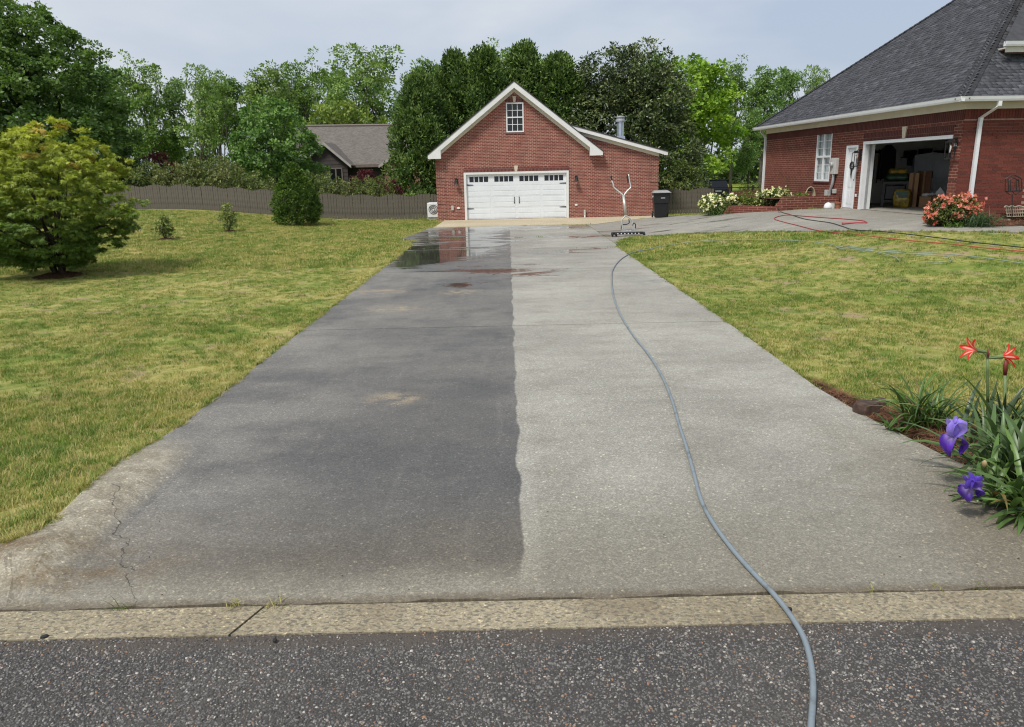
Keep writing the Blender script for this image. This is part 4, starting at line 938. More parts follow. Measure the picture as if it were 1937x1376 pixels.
MB().add([(.21, ya - .3, za - .3), (.21, yb + .3, za - .3), (.21, yb + .3, zb2 + .2), (.21, ya - .3, zb2 + .2)], [(0, 1, 2, 3)]).build('window_back', 'black_metal', wino)
# electric meter, conduit, lanterns, motion sensor
MB().bbox(-.14, -.001, 1.62, 1.98, 1.2, 1.78, .015).build('meter_box', 'grey_box', house)
MB().lathe([(.09, 0), (.09, .06), (.07, .09)], (0, 0, 0), 12, M4=Matrix.Translation((-.14, 1.84, 1.55)) @ Matrix.Rotation(R(-90), 4, 'Y')).build('meter_dial', 'grey_metal', house)
MB().tube(catmull([(-.07, 1.82, 1.21), (-.07, 1.84, .9), (-.07, 1.98, .55), (-.07, 2.0, .3), (-.07, 2.0, -.1)], 4), .055, 10).build('conduit', 'grey_metal', house, smooth=True)
MB().bbox(-.1, -.001, 2.2, 2.38, .36, .62, .012).build('junction_box', 'grey_box', house); MB().bbox(-.1, -.001, 1.62, 1.78, .5, .66, .012).build('junction_box', 'grey_box', house)
MB().bbox(-.04, -.001, .16, .24, .42, .52, .008).build('outlet_cover', 'white', house)
M['lamp_glass'] = plain('lamp_glass', (.25, .26, .27), .1, .1, 5); M['bulb'] = plain('bulb', (.9, .88, .82), .3, .02, 5)
for yy, zz in ((.17, 1.78), (-4.93, 1.95)):
    l = MB(); l.box(-.03, -.002, yy - .06, yy + .06, zz - .1, zz + .28); l.tube([(-.02, yy, zz + .2), (-.1, yy, zz + .26), (-.17, yy, zz + .2)], .014, 6)
    x_ = -.17; w = .085
    l.box(x_ - w, x_ + w, yy - w, yy + w, zz + .14, zz + .17); l.box(x_ - w, x_ + w, yy - w, yy + w, zz - .32, zz - .29); l.box(x_ - .05, x_ + .05, yy - .05, yy + .05, zz + .17, zz + .22)
    for (a, b) in ((-1, -1), (-1, 1), (1, -1), (1, 1)): l.box(x_ + a * w - .008, x_ + a * w + .008, yy + b * w - .008, yy + b * w + .008, zz - .29, zz + .14)
    lo = l.build('wall_lantern', 'black_metal', house); MB().lathe([(.012, -.16), (.03, -.08), (.035, 0), (.02, .05)], (x_, yy, zz + .02), 8).build('bulb', 'bulb', lo)
MB().prism([(-4.99, 1.98), (-4.9, 1.98), (-4.945, 2.07)], -.06, -.02, 'x').build('sensor', 'white', house)
# ------------------------------------------------------------------ things inside the open house garage (house coordinates -> world)
def hw_(x, y, z=0): return Hm @ Vector((x, y, z))
def in_house(name, x, y, label, cat, z=.01, rz=0, group=None):
    p = hw_(x, y, z); return empty(name, p, HAN + rz, label, cat, group)
def wall_x(px, py, yl):
    d = ray(px, py); hd = np.array(HD); t_ = ((HA + HD * yl - CC) @ hd) / (d @ hd); q_ = CC + d * t_ - HA; return float(q_ @ HN), float(q_[2])
c = in_house('storage_cabinet', 4.35, 2.75, 'tall pale two door cabinet at the back of the open garage', 'cabinet', rz=R(-32))
MB().box(-.62, .62, .02, .55, 0, 1.75).build('carcass', 'cab_white', c)
MB().prism([(-.66, 1.75), (.66, 1.75), (.6, 1.84), (0, 1.92), (-.6, 1.84)], 0, .57).build('cornice', 'cab_white', c)
for s in (-1, 1):
    d = MB().box(min(s * .015, s * .6), max(s * .015, s * .6), -.01, .02, .1, 1.72).build('door', 'cab_white', c, bevel=.006)
    for z0, z1 in ((.18, .82), (.92, 1.64)): MB().box(min(s * .1, s * .52), max(s * .1, s * .52), -.022, -.01, z0, z1).build('door_panel', 'cab_white', d, bevel=.008)
    MB().box(s * .05 - .012, s * .05 + .012, -.05, -.012, .95, 1.2).build('handle', 'black_metal', d)
c = in_house('work_bench', 1.75, .75, 'black rolling bin table piled with bags inside the garage', 'bench', rz=R(-30))
MB().box(-.42, .42, -.3, .3, .82, .9).build('top', 'dark_plastic', c)
for a in (-.38, .38):
    for b in (-.26, .26): MB().box(a - .04, a + .04, b - .04, b + .04, 0, .82).build('leg', 'dark_plastic', c)
MB().box(-.36, .36, -.22, .24, .2, .25).build('shelf', 'dark_plastic', c); MB().bbox(-.33, .33, -.18, .22, .26, .76, .03).build('drawer_bin', 'dark_plastic', c)
def sack(name, x, y, z, w, d, h, m, label, cat, rz=0):
    bm = bmesh.new(); bmesh.ops.create_cube(bm, size=1); bmesh.ops.subdivide_edges(bm, edges=bm.edges[:], cuts=5, use_grid_fill=True); r = np.random.default_rng(int(x * 1000) + 7)
    for v in bm.verts:
        q = v.co * 2; k = 1 - .18 * abs(q.z) ** 3; v.co = Vector((q.x * w / 2 * k * (1 - .1 * abs(q.y)), q.y * d / 2 * (1 - .55 * abs(q.z) ** 2) , (q.z + 1) / 2 * h)) + Vector(r.normal(0, .012, 3))
    me = bpy.data.meshes.new(name); bm.to_mesh(me); bm.free(); me.polygons.foreach_set('use_smooth', [True] * len(me.polygons)); me.materials.append(M[m]); o = bpy.data.objects.new(name, me); COL.objects.link(o)
    o.location = hw_(x, y, z); o.rotation_euler = (0, 0, HAN + rz); return prop(o, label, cat)
sb = sack('seed_bag', 1.72, .22, .01, .55, .3, .62, 'bag_yellow', 'bulging yellow and green bag on the garage floor', 'bag', R(-40))
MB().add([(-.2, -.155, .34), (.2, -.155, .34), (.2, -.15, .56), (-.2, -.15, .56)], [(0, 1, 2, 3)]).build('bag_print', 'bag_green', sb)
sack('soil_bag', 1.78, .75, .91, .75, .5, .28, 'bag_green', 'slumped dark green bag on top of the black bench', 'bag', R(-30))
sack('feed_bag', 1.8, .8, 1.15, .6, .4, .2, 'bag_yellow', 'folded yellowish bag topmost on the black bench', 'bag', R(-20))
def carton(x, y, w, d, h, m, label, rz, open_=False):
    c = in_house('carton', x, y, label, 'box', rz=rz)
    MB().box(-w / 2, w / 2, -d / 2, d / 2, 0, h).build('box_body', m, c); MB().box(-.03, .03, -d / 2 - .003, -d / 2 - .001, 0, h).build('tape', 'card_dark' if m == 'card' else 'card', c)
    if open_:
        for s in (-1, 1): MB().add([(s * w / 2, -d / 2, h), (s * w / 2, d / 2, h), (s * (w / 2 + .14), d / 2, h + .12), (s * (w / 2 + .14), -d / 2, h + .12)], [(0, 1, 2, 3)]).build('flap', m, c)
    return c
carton(2.15, .3, .3, .28, 1.18, 'card', 'tall narrow tan carton standing in the garage', R(-35)); carton(2.62, .45, .45, .4, 1.25, 'card_dark', 'tall dark brown carton behind the narrow tan one', R(-35))
carton(2.6, -.12, .75, .45, .38, 'card', 'low wide open carton on the garage floor', R(-30), True)
o = MB().prism([(-.2, 0), (.24, 0), (.02, .3)], -.01, .01).build('paper_sheet', 'label_white'); o.location = hw_(2.85, -.15, .4); o.rotation_euler = (R(-12), 0, HAN - .5); prop(o, 'pale folded sheet sticking out of the low carton', 'paper')
sack('white_sack', 2.5, -.1, .39, .4, .3, .1, 'label_white', 'crumpled white plastic on the low open carton', 'plastic')
c = in_house('wall_shelf', 5.2, 3.45, 'dark shelf with stored gear high on the garage back wall', 'shelf', z=1.75, rz=R(-4))
MB().box(-1.6, 1.4, -.2, .2, 0, .04).build('board', 'dark_plastic', c)
for a in (-1.3, -.7, -.1, .6): MB().bbox(a - .2, a + .18, -.17, .17, .045, .3 + .1 * math.sin(a * 5), .02).build('stored_box', 'dark_plastic', c)
for a in (-1.3, 1.1): MB().box(a - .02, a + .02, -.18, .2, -.3, -.001).build('bracket', 'black_metal', c)
c = in_house('tool_rack', wall_x(1657, 300, 3.6)[0] + .1, 3.62, 'dark long handled tools hanging inside the garage wall', 'tool rack', z=1.0, rz=0)
MB().box(-.4, .4, -.02, .02, .95, 1.05).build('rail', 'dark_plastic', c)
for k in range(5): MB().tube([(-.34 + k * .17, -.05, -.2 + .1 * (k % 2)), (-.34 + k * .17, -.05, 1.1)], .02, 6).build('tool_handle', 'card_dark', c)
c = in_house('hung_jacket', wall_x(1679, 300, 3.55)[0], 3.56, 'dark coat shape hanging on the inner garage wall', 'coat', z=.95)
MB().prism([(-.35, 0), (.35, 0), (.3, 1.1), (.1, 1.3), (-.1, 1.3), (-.3, 1.1)], -.08, .05).build('cloth', 'dark_plastic', c, bevel=.03)

# ------------------------------------------------------------------ fence along the back of the lawn
M['fence'] = plain('fence_wood', (.115, .1, .08), .85, .22, 5, bumps=.4, bscale=25); M['fence_red'] = plain('fence_stained', (.12, .045, .032), .8, .2, 6)
def picket_fence(name, pts, label, mat, hgt=1.28, arc=.14, panel=1.65, z_off=0):
    root = empty(name, (*pts[0], float(gz(*pts[0]))), label=label, cat='fence')
    P = [np.array(p, float) for p in pts]; seg = [np.linalg.norm(b - a) for a, b in zip(P[:-1], P[1:])]; tot = sum(seg)
    def along(s):
        for a, b, l in zip(P[:-1], P[1:], seg):
            if s <= l + 1e-6: return a + (b - a) * s / l, (b - a) / l
            s -= l
        return P[-1], (P[-1] - P[-2]) / seg[-1]
    pk = {}
    s = 0; i = 0; bw = .14
    while s < tot:
        q, d = along(s + bw / 2); t_ = (s % panel) / panel; h = hgt - arc + arc * math.sin(math.pi * t_)
        k = round(h, 2)
        if k not in pk:
            m_ = MB(); m_.prism([(-bw / 2 + .006, 0), (bw / 2 - .006, 0), (bw / 2 - .006, k - .02), (bw / 2 - .03, k), (-bw / 2 + .03, k), (-bw / 2 + .006, k - .02)], -.01, .01)
            o_ = m_.build('picket', mat); pk[k] = o_.data; bpy.data.objects.remove(o_)
        o_ = link_mesh('picket', pk[k], root, (q[0] - pts[0][0], q[1] - pts[0][1] + RNG.uniform(-.004, .004), float(gz(*q)) - .03 - root.location.z + z_off + RNG.uniform(-.008, .008)), math.atan2(d[1], d[0]) + RNG.normal(0, .015))
        o_.rotation_euler.y = RNG.normal(0, .006)
        s += bw; i += 1
    k = 0
    while k * panel < tot:
        q, d = along(min(k * panel, tot)); z0 = float(gz(*q)) - .05 + z_off
        MB().box(q[0] - .045, q[0] + .045, q[1] + .06, q[1] + .15, z0, z0 + hgt - .06).build('post', mat, root, True); k += 1
    for h in (.25, hgt - .25):
        m_ = MB(); n_ = int(tot / 1.5) + 1
        for a in range(n_):
            (p0, _), (p1, _) = along(tot * a / n_), along(tot * (a + 1) / n_); z0, z1 = float(gz(*p0)) + h + z_off, float(gz(*p1)) + h + z_off
            vs = [(p0[0], p0[1] + .015, z0), (p1[0], p1[1] + .015, z1), (p1[0], p1[1] + .055, z1), (p0[0], p0[1] + .055, z0)]
            m_.add(vs + [(x, y, z + .08) for x, y, z in vs], [(0, 1, 5, 4), (1, 2, 6, 5), (2, 3, 7, 6), (3, 0, 4, 7), (4, 5, 6, 7)])
        m_.build('rail', mat, root, True)
    return root
picket_fence('wood_fence', [(-23, 42.0), (-19.4, 41.0), (-12.2, 39.3), (-3.5, 39.2)], 'long grey brown scalloped picket fence left of the brick garage', 'fence')
picket_fence('wood_fence', [(7.32, 38.3), (10.4, 38.3)], 'short grey brown picket fence right of the brick garage', 'fence')
p0 = at(1382, 385, 38.6); p1 = at(1425, 385, 38.2)
picket_fence('stained_gate', [(p0[0], 38.7), (p1[0] + .4, 38.6)], 'red brown stained fence panel behind the planter', 'fence_red', 1.1, .04)
bf = empty('rail_fence', (11.5, 46, -.1), label='thin black metal rail fence beyond the stained panel', cat='fence')
for k in range(6): MB().box(9.6 + k * 1.3, 9.68 + k * 1.3, 46, 46.08, -.3, 1.15).build('post', 'black_metal', bf, True)
for z in (.45, 1.0): MB().box(9.6, 16.2, 46.02, 46.06, z, z + .05).build('rail', 'black_metal', bf, True)

# ------------------------------------------------------------------ brick planter in front of the house wall
pl = empty('brick_planter', (*gnd(1370, 405)[:2], .4), label='low stepped dark red brick planter wall beside the house', cat='planter')
pA, pB, pC = gnd(1368, 405.5), gnd(1478, 399.5), HA + HD * 1.28 - HN * .05
def wseg(a, b, ha, hb, name='wall_run', m='brick_house', th=.22):
    a, b = np.array(a), np.array(b); d = (b - a)[:2]; L = np.linalg.norm(d); n2 = np.array([-d[1], d[0]]) / L; o = MB(); z0 = min(a[2], b[2]) - .2
    vs = []
    for q, h in ((a, ha), (b, hb)):
        for s in (0, th): vs += [(q[0] + n2[0] * s, q[1] + n2[1] * s, z0), (q[0] + n2[0] * s, q[1] + n2[1] * s, h)]
    o.add(vs, [(0, 4, 5, 1), (2, 3, 7, 6), (1, 5, 7, 3), (0, 1, 3, 2), (4, 6, 7, 5)]); return o.build(name, m, pl, True)
zl = at(1400, 389.5, pA[1] - .4)[2]; zh = at(1530, 371.5, (pB[1] + pC[1]) / 2)[2]
pM = pB + (pA - pB) * .12
wseg(pA + (pB - pA) * .1, pM, zl, zl); wseg(pA, pA + (pB - pA) * .1, pA[2] + .05, zl, 'end_ramp'); wseg(pM, pB, zl, zh, 'step_ramp'); wseg(pB, pC, zh, zh)
pd = [pA, pM, pB, pC]; mbs = MB()
back = HA + HD * 7.5
mbs.add([tuple(pA + np.array([.1, .15, zl - .08 - pA[2]])), tuple(pM + np.array([0, .15, zl - .08 - pM[2]])), (pM[0], pM[1] + 4.5, zl - .08), (pA[0] + .4, pA[1] + 4.5, zl - .08)], [(0, 1, 2, 3)])
mbs.add([tuple(pB + np.array([-.3, .15, zh - .08 - pB[2]])), tuple(pC + np.array([0, .15, zh - .08 - pC[2]])), (pC[0] - .2, pC[1] + 3.5, zh - .08), (pB[0] - .3, pC[1] + 5.5, zh - .08)], [(0, 1, 2, 3)])
mbs.build('soil', 'mulch', pl, True)
hc = empty('hose_hanger', HA + HD * 3.85 + np.array([-.15, 0, .1]), label='coiled cream garden hose on a bracket above the planter', cat='hose')
h_ = MB(); q0 = at(1530, 366, 30.0)
for k in range(5):
    rr = .20 + .015 * k
    h_.tube([(q0[0] - .05 - .035 * k, q0[1] + rr * math.cos(a) * .3, q0[2] - .1 + rr * 1.3 * math.sin(a)) if False else (q0[0] + rr * .75 * math.cos(a), q0[1] - .04 * k, q0[2] - .14 + rr * 1.5 * math.sin(a)) for a in np.linspace(0, 6.283, 21)], .018, 6, cap=False)
M['hose_cream'] = plain('hose_cream', (.5, .42, .28), .5, .1, 9); h_.build('coil', 'hose_cream', hc, True, smooth=True)
MB().box(q0[0] - .05, q0[0] + .05, q0[1] - .1, q0[1] + .3, q0[2] + .08, q0[2] + .12).build('bracket', 'black_metal', hc, True)
# odds and ends at the foot of the planter
p = gnd(1566, 395); o = MB().lathe([(.15, 0), (.15, .06), (.13, .14), (.08, .2), (.01, .225)], p, 14).build('white_dome', 'white', smooth=True); prop(o, 'small white rounded cover on the court by the planter', 'cover')
p = gnd(1575, 395); o = MB().lathe([(.07, 0), (.085, .2), (.095, .21), (.075, .21), (.07, .05)], p, 12).build('grey_pot', 'grey_box'); prop(o, 'small pale grey pot between white cover and clay pot', 'pot')
p = gnd(1584, 395); o = MB().lathe([(.08, 0), (.10, .18), (.12, .18), (.12, .23), (.1, .23), (.09, .1)], p, 12).build('clay_pot', 'terracotta'); prop(o, 'small terracotta pot beside the planter end', 'pot')

# ------------------------------------------------------------------ hoses
def hose(name, pix, r, mat, label, lift=0.0, n=8, rough=None):
    P = []
    for q in pix:
        p = gnd(*q[:2]); P.append(p + np.array([0, 0, r + lift + (q[2] if len(q) > 2 else 0)]))
    C_ = catmull(P, n)
    C_ = [np.array([c[0], c[1], max(c[2], float(gz(c[0], c[1])) + r + lift)]) for c in C_]
    o = MB().tube(C_, r, 10).build(name, mat, smooth=True); return prop(o, label, 'hose')
def hose_mat(name, c, c2):
    t = NT(name); nz = t.noise(6, t.pos(), 5, .7); t.pbsdf(t.mix(t.step(nz, .5, .72), c, c2), .42, t.bump(t.noise(160, t.pos(), 2), .1, .002), .5); return t.m
M['hose_grey'] = hose_mat('hose_grey', (.21, .25, .275), (.12, .135, .14)); M['hose_red'] = hose_mat('hose_red', (.34, .04, .04), (.24, .035, .03)); M['hose_orange'] = hose_mat('hose_orange', (.4, .11, .05), (.3, .085, .045))
M['hose_black'] = hose_mat('hose_black', (.012, .02, .02), (.03, .035, .03)); M['hose_pale'] = hose_mat('hose_pale', (.24, .3, .24), (.14, .17, .1))
hose('grey_hose', [(1235, 472, -.03), (1215, 475, -.01), (1200, 478), (1188, 483), (1172, 494), (1160, 510), (1157, 527), (1160, 560), (1173, 596), (1196, 634), (1226, 672), (1252, 714), (1271, 760), (1284, 805), (1298, 848), (1310, 890), (1321, 934), (1334, 968), (1354, 1002), (1386, 1045), (1424, 1088), (1464, 1130), (1494, 1168), (1518, 1208), (1531, 1248), (1537, 1290), (1537, 1330), (1534, 1376), (1530, 1440), (1536, 1520)],
     .0145, 'hose_grey', 'long grey blue hose winding down the clean half of the drive', .001)
rh = hose('red_hose', [(1640, 423), (1633, 419), (1604, 416), (1560, 413), (1520, 410), (1488, 408), (1468, 412), (1466, 416), (1482, 421), (1510, 428), (1545, 437), (1570, 440), (1602, 444)], .014, 'hose_red', 'red hose looped on the court in front of the open garage')
n_ = MB(); a, b = gnd(1592, 425.5) + np.array([0, 0, .03]), gnd(1618, 423.5) + np.array([0, 0, .03]); n_.tube([a, a * .9 + b * .1, b], [.04, .03, .018], 8); n_.tube([b, gnd(1640, 423) + np.array([0, 0, .02])], .014, 8); n_.build('nozzle', 'hose_red', rh)
hose('orange_hose', [(1602, 444, .02), (1640, 448), (1690, 454), (1740, 459), (1800, 464), (1860, 471), (1937, 478), (1990, 483)], .0125, 'hose_orange', 'orange hose running right across the lawn', .012)
hose('black_hose', [(1468, 388, .25), (1470, 393, .05), (1478, 402), (1495, 407), (1520, 415), (1545, 419), (1572, 423), (1595, 430), (1615, 436), (1660, 439), (1720, 445), (1780, 452), (1840, 460), (1937, 470), (1990, 475)], .0115, 'hose_black', 'black hose from the planter across court and lawn', .004)
hose('pale_hose', [(1235, 470), (1320, 458), (1420, 455), (1520, 458), (1575, 465), (1586, 471), (1610, 474), (1680, 479), (1740, 483), (1790, 487), (1800, 494), (1780, 498), (1740, 497)], .009, 'hose_pale', 'pale green grey hose slack on the right lawn', .008)
hose('pale_hose', [(1582, 467), (1600, 470), (1640, 474), (1690, 487), (1700, 494)], .009, 'hose_pale', 'thin pale hose end curling nearest the drive on the right lawn', .004)
hose('pale_hose', [(1590, 466), (1680, 475), (1780, 481), (1860, 489), (1937, 500), (1990, 506)], .009, 'hose_pale', 'thin pale hose trailing off the right side of the lawn', .002)

# ------------------------------------------------------------------ wheeled bin
bp = gnd(1249, 412); bn = empty('wheeled_bin', bp, R(-6), label='black wheeled rubbish bin with grey lid lightened for glare by the garage corner', cat='bin')
s_ = 1.16 / 1.1
def taper(x0, x1, y0, y1, z0, k0, x2, x3, y2, y3, z1):
    m = MB(); m.add([(x0, y0, z0), (x1, y0, z0), (x1, y1, z0), (x0, y1, z0), (x2, y2, z1), (x3, y2, z1), (x3, y3, z1), (x2, y3, z1)], [(3, 2, 1, 0), (4, 5, 6, 7), (0, 1, 5, 4), (1, 2, 6, 5), (2, 3, 7, 6), (3, 0, 4, 7)]); return m
taper(-.27, .27, -.26, .32, .03, 0, -.315, .315, -.34, .36, .62).build('body_lower', 'dark_plastic', bn, bevel=.03)
taper(-.335, .335, -.37, .38, .622, 0, -.36, .36, -.41, .42, 1.08).build('body_upper', 'dark_plastic', bn, bevel=.03)
li = MB(); li.box(-.41, .41, -.47, .45, 1.083, 1.12); li.add([(-.38, -.43, 1.12), (.38, -.43, 1.12), (.38, .42, 1.12), (-.38, .42, 1.12), (-.28, -.3, 1.19), (.28, -.3, 1.19), (.28, .3, 1.2), (-.28, .3, 1.2)], [(0, 1, 5, 4), (1, 2, 6, 5), (2, 3, 7, 6), (3, 0, 4, 7), (4, 5, 6, 7)]); li.build('lid', 'lid', bn, bevel=.012)
for s in (-1, 1):
    w = MB(); w.lathe([(.13, -.03), (.14, -.02), (.14, .02), (.13, .03), (.03, .035)], (0, 0, 0), 18, M4=Matrix.Translation((s * .33, .3, .14)) @ Matrix.Rotation(R(90), 4, 'Y')).build('wheel', 'rubber', bn)
MB().box(-.03, .15, -.401, -.394, .86, .885).build('label_plate', 'label_white', bn)
MB().lathe([(.05, 0), (.05, .02), (.03, .03)], (0, 0, 0), 14, M4=Matrix.Translation((-.36, -.28, .93)) @ Matrix.Rotation(R(-90), 4, 'Y')).build('round_badge', 'label_white', bn)
MB().tube([(-.3, .44, 1.1), (-.3, .52, 1.06), (.3, .52, 1.06), (.3, .44, 1.1)], .018, 8).build('handle_bar', 'dark_plastic', bn)

# ------------------------------------------------------------------ water broom standing on the drive
BY = gnd(1187, 447)[1]
wb_ = empty('water_broom', gnd(1187, 447), label='upright steel water broom with forked handlebars standing on the drive', cat='water broom')
def q(px, py, dy=0): return at(px, py, BY + dy)
pole = MB(); pole.tube([q(1179.4, 370.5, .25), q(1183.6, 407, .1)], .045, 12); pole.build('pole', 'steel', wb_, True, smooth=True)
hb = MB(); hb.tube(catmull([q(1181, 385, .21), q(1179, 371, .25), q(1172, 364, .3), q(1161.5, 355, .35), q(1160, 349, .36), q(1157, 342, .4)], 4), .026, 8); hb.build('handlebar', 'steel', wb_, True, smooth=True)
hb = MB(); hb.tube(catmull([q(1181, 385, .21), q(1180.5, 371, .25), q(1186, 362, .3), q(1193, 354.5, .35), q(1191, 344, .38), q(1189, 330, .42)], 4), .026, 8); hb.build('handlebar', 'steel', wb_, True, smooth=True)
g = MB(); g.tube([q(1157.2, 343, .4), q(1156, 333, .44)], .03, 8); g.build('grip', 'rubber', wb_, True)
g = MB(); g.tube([q(1186.5, 332, .4), q(1188, 346, .36)], .028, 8); g.build('trigger_grip', 'rubber', wb_, True)
for pts in ([(1183.2, 404), (1183, 408), (1176.5, 416.5), (1176.6, 424), (1178.5, 437)], [(1183.8, 404), (1184.5, 408), (1195, 416.5), (1196.2, 424), (1198.6, 436)]):
    f = MB(); f.tube(catmull([q(*p, .1 - .012 * i) for i, p in enumerate(pts)], 4), .024, 8); f.build('fork', 'steel', wb_, True, smooth=True)
f = MB(); f.tube(catmull([q(1189.5, 415, .12), q(1190, 422, .12), q(1184, 425, .12), q(1176, 426, .1), q(1175, 436, .05)], 4), .017, 6); f.tube(catmull([q(1196, 427, .05), q(1199, 422.5, .05), q(1202, 425, .05), q(1202, 436, .03)], 4), .017, 6); f.build('feed_hose', 'hose_black', wb_, True, smooth=True)
zc_ = .085; xa, xb = q(1156, 444)[0], q(1219.5, 444)[0]
MB().bbox(xa + .05, xb - .05, BY - .08, BY + .12, .07, .15, .02).build('spray_bar', 'black_metal', wb_, True)
for k in range(7):
    x_ = xa + .22 + (xb - xa - .44) * k / 6; MB().lathe([(.022, 0), (.022, .03), (.012, .05)], (0, 0, 0), 10, M4=Matrix.Translation((x_, BY - .08, .1)) @ Matrix.Rotation(R(90), 4, 'X')).build('nozzle', 'label_white', wb_, True)
for x_ in (xa + .03, xa + .16, xb - .03):
    w = MB(); w.lathe([(.06, -.03), (.075, -.025), (.075, .025), (.06, .03), (.02, .035)], (0, 0, 0), 14, M4=Matrix.Translation((x_, BY - .06, .078)) @ Matrix.Rotation(R(78), 4, 'Y')); w.build('caster', 'rubber', wb_, True)
for x_ in (xa + .4, xa + .52, xb - .5, xb - .38, (xa + xb) / 2): MB().lathe([(.03, 0), (.03, .03), (.018, .06)], (x_, BY, .15), 8).build('bolt', 'grey_metal', wb_, True)
for (px_, py_) in ((1178.5, 437), (1198.6, 436)): u_ = q(px_, py_, .04); MB().box(u_[0] - .06, u_[0] + .06, BY - .03, BY + .08, .15, .26).build('bracket', 'grey_metal', wb_, True)

# ------------------------------------------------------------------ neighbour house beyond the fence
M['n_roof'] = None
t = NT('neighbour_roof'); nz = t.noise(2.2, t.pos(), 5, .75, sc=(1, 1, 4)); f2 = t.noise(9, t.pos(), 3, .7, sc=(.6, 1, 3)); c_ = t.mix(t.step(f2, .4, .65), (.115, .103, .09), (.19, .17, .15)); t.pbsdf(t.mix(t.step(nz, .4, .7, 0, .5), c_, (.22, .2, .185)), .9, t.bump(f2, .4, .03), .2); M['n_roof'] = t.m
M['siding'] = plain('siding_dark', (.055, .042, .04), .7, .15, 2); M['n_brick'] = brick_mat('neighbour_brick', (.36, .18, .11), (.24, .13, .09), (.4, .3, .22)); M['n_trim'] = plain('n_trim', (.17, .14, .12), .6, .1, 4); M['n_soffit'] = plain('n_soffit', (.42, .39, .36), .7, .1, 4)
NY = 58.0; nh = empty('neighbour_house', (*at(680, 360, NY)[:2], -.5), label='low house with brown grey roof and dark siding gable beyond the fence', cat='house')
def N(px, py, dy=0): return tuple(at(px, py, NY + dy))
# main roof plane sloping up away from us, ridge further back
e0, e1 = N(560, 314, 0), N(790, 312, 0); r0, r1 = at(556, 240, NY + 4.2), at(800, 237, NY + 4.2)
m_ = MB(); m_.add([e0, e1, tuple(r1), tuple(r0)], [(0, 1, 2, 3)]); bk = [(r1[0], r1[1] + 5, r1[2] - 3), (r0[0], r0[1] + 5, r0[2] - 3)]; m_.add([tuple(r0), tuple(r1), bk[0], bk[1]], [(0, 1, 2, 3)]); m_.build('roof', M['n_roof'], nh, True)
MB().tube([tuple(r0 + np.array([0, 0, .03])), tuple(r1 + np.array([0, 0, .03]))], .1, 6).build('ridge_cap', 'n_trim', nh, True)
MB().box(e0[0], e1[0], NY - .02, NY + .02, e0[2] - .22, e0[2] - .01).build('fascia', 'n_trim', nh, True); MB().box(e0[0] + .2, e1[0], NY + .5, NY + .7, -.6, e0[2]).build('wall', 'siding', nh, True)
def gable(apx, apy, lx, ly, rx, ry, dy, wall_m, name):
    A, Lp, Rp = np.array(N(apx, apy, dy)), np.array(N(lx, ly, dy)), np.array(N(rx, ry, dy)); Bk = NY + 3.2
    m = MB(); b = lambda p: (p[0], Bk, p[2]); m.add([tuple(A), tuple(Lp), b(Lp), b(A)], [(0, 1, 2, 3)]); m.add([tuple(A), b(A), b(Rp), tuple(Rp)], [(0, 1, 2, 3)])
    ro = m.build('gable_roof', M['n_roof'], nh, True); yy = NY + dy
    for P_ in (Lp, Rp):
        MB().prism([(A[0], A[2]), (P_[0], P_[2]), (P_[0], P_[2] - .2), (A[0], A[2] - .24)], yy - .03, yy + .03).build('barge_board', 'n_soffit', nh, True)
    i = .35; w = MB(); w.prism([(Lp[0] + i, -.6), (Rp[0] - i, -.6), (Rp[0] - i, Rp[2] - .05), (A[0], A[2] - .18), (Lp[0] + i, Lp[2] - .05)], yy + .35, yy + .5); w.build(name, wall_m, nh, True); return Lp, Rp, yy
Lp, Rp, yy = gable(612, 269, 560, 313, 664, 313, -1.6, 'siding', 'siding_wall')
for k in range(12):
    z_ = Rp[2] - 1.6 + k * .28; xr = Rp[0] - .35 - max(0, (z_ - Rp[2])) * 1.12
    if xr > at(612, 300, yy)[0] + .3: MB().prism([(yy + .33, z_), (yy + .349, z_), (yy + .349, z_ + .26)], at(600, 300, yy)[0], xr, 'x').build('siding_board', 'siding', nh, True)
c0, c1 = at(622, 318, yy + .33), at(650, 350, yy + .33); w = MB()
for a, b in ((c0[0], c0[0] + .09), (c1[0] - .09, c1[0]), ((c0[0] + c1[0]) / 2 - .05, (c0[0] + c1[0]) / 2 + .05)): w.box(a, b, yy + .28, yy + .34, c1[2], c0[2])
w.box(c0[0] + .09, c1[0] - .09, yy + .285, yy + .339, c0[2] - .09, c0[2]); wo_ = w.build('window', 'n_trim', nh, True)
for a, b in ((c0[0] + .09, (c0[0] + c1[0]) / 2 - .05), ((c0[0] + c1[0]) / 2 + .05, c1[0] - .09)): MB().box(a, b, yy + .31, yy + .32, c1[2], c0[2] - .09).build('pane', 'pane', wo_, True)
gable(790, 262, 716, 313, 860, 313, -1.6, 'n_brick', 'brick_wall')

# ------------------------------------------------------------------ dark SUV parked beyond the fence
SY = 64.0; sp = at(1358, 380, SY); sz = float(gz(sp[0], SY)); suv = empty('parked_car', (sp[0], SY, sz), label='dark SUV seen from behind beyond the picket fence', cat='car')
M['car'] = plain('car_paint', (.012, .013, .018), .18, .1, 3, spec=.6); zt_ = at(1358, 339.5, SY)[2] - sz; k = zt_ / 1.8
def sx(v): return v * .98
b = MB(); b.add([(-.95, 0, .35 * k), (.95, 0, .35 * k), (.97, 0.05, .95 * k), (-.97, 0.05, .95 * k), (-.95, 4.6, .35 * k), (.95, 4.6, .35 * k), (.93, 4.4, .95 * k), (-.93, 4.4, .95 * k)], [(0, 1, 2, 3), (4, 7, 6, 5), (0, 3, 7, 4), (1, 5, 6, 2), (3, 2, 6, 7), (0, 4, 5, 1)]); b.build('body', 'car', suv, bevel=.06)
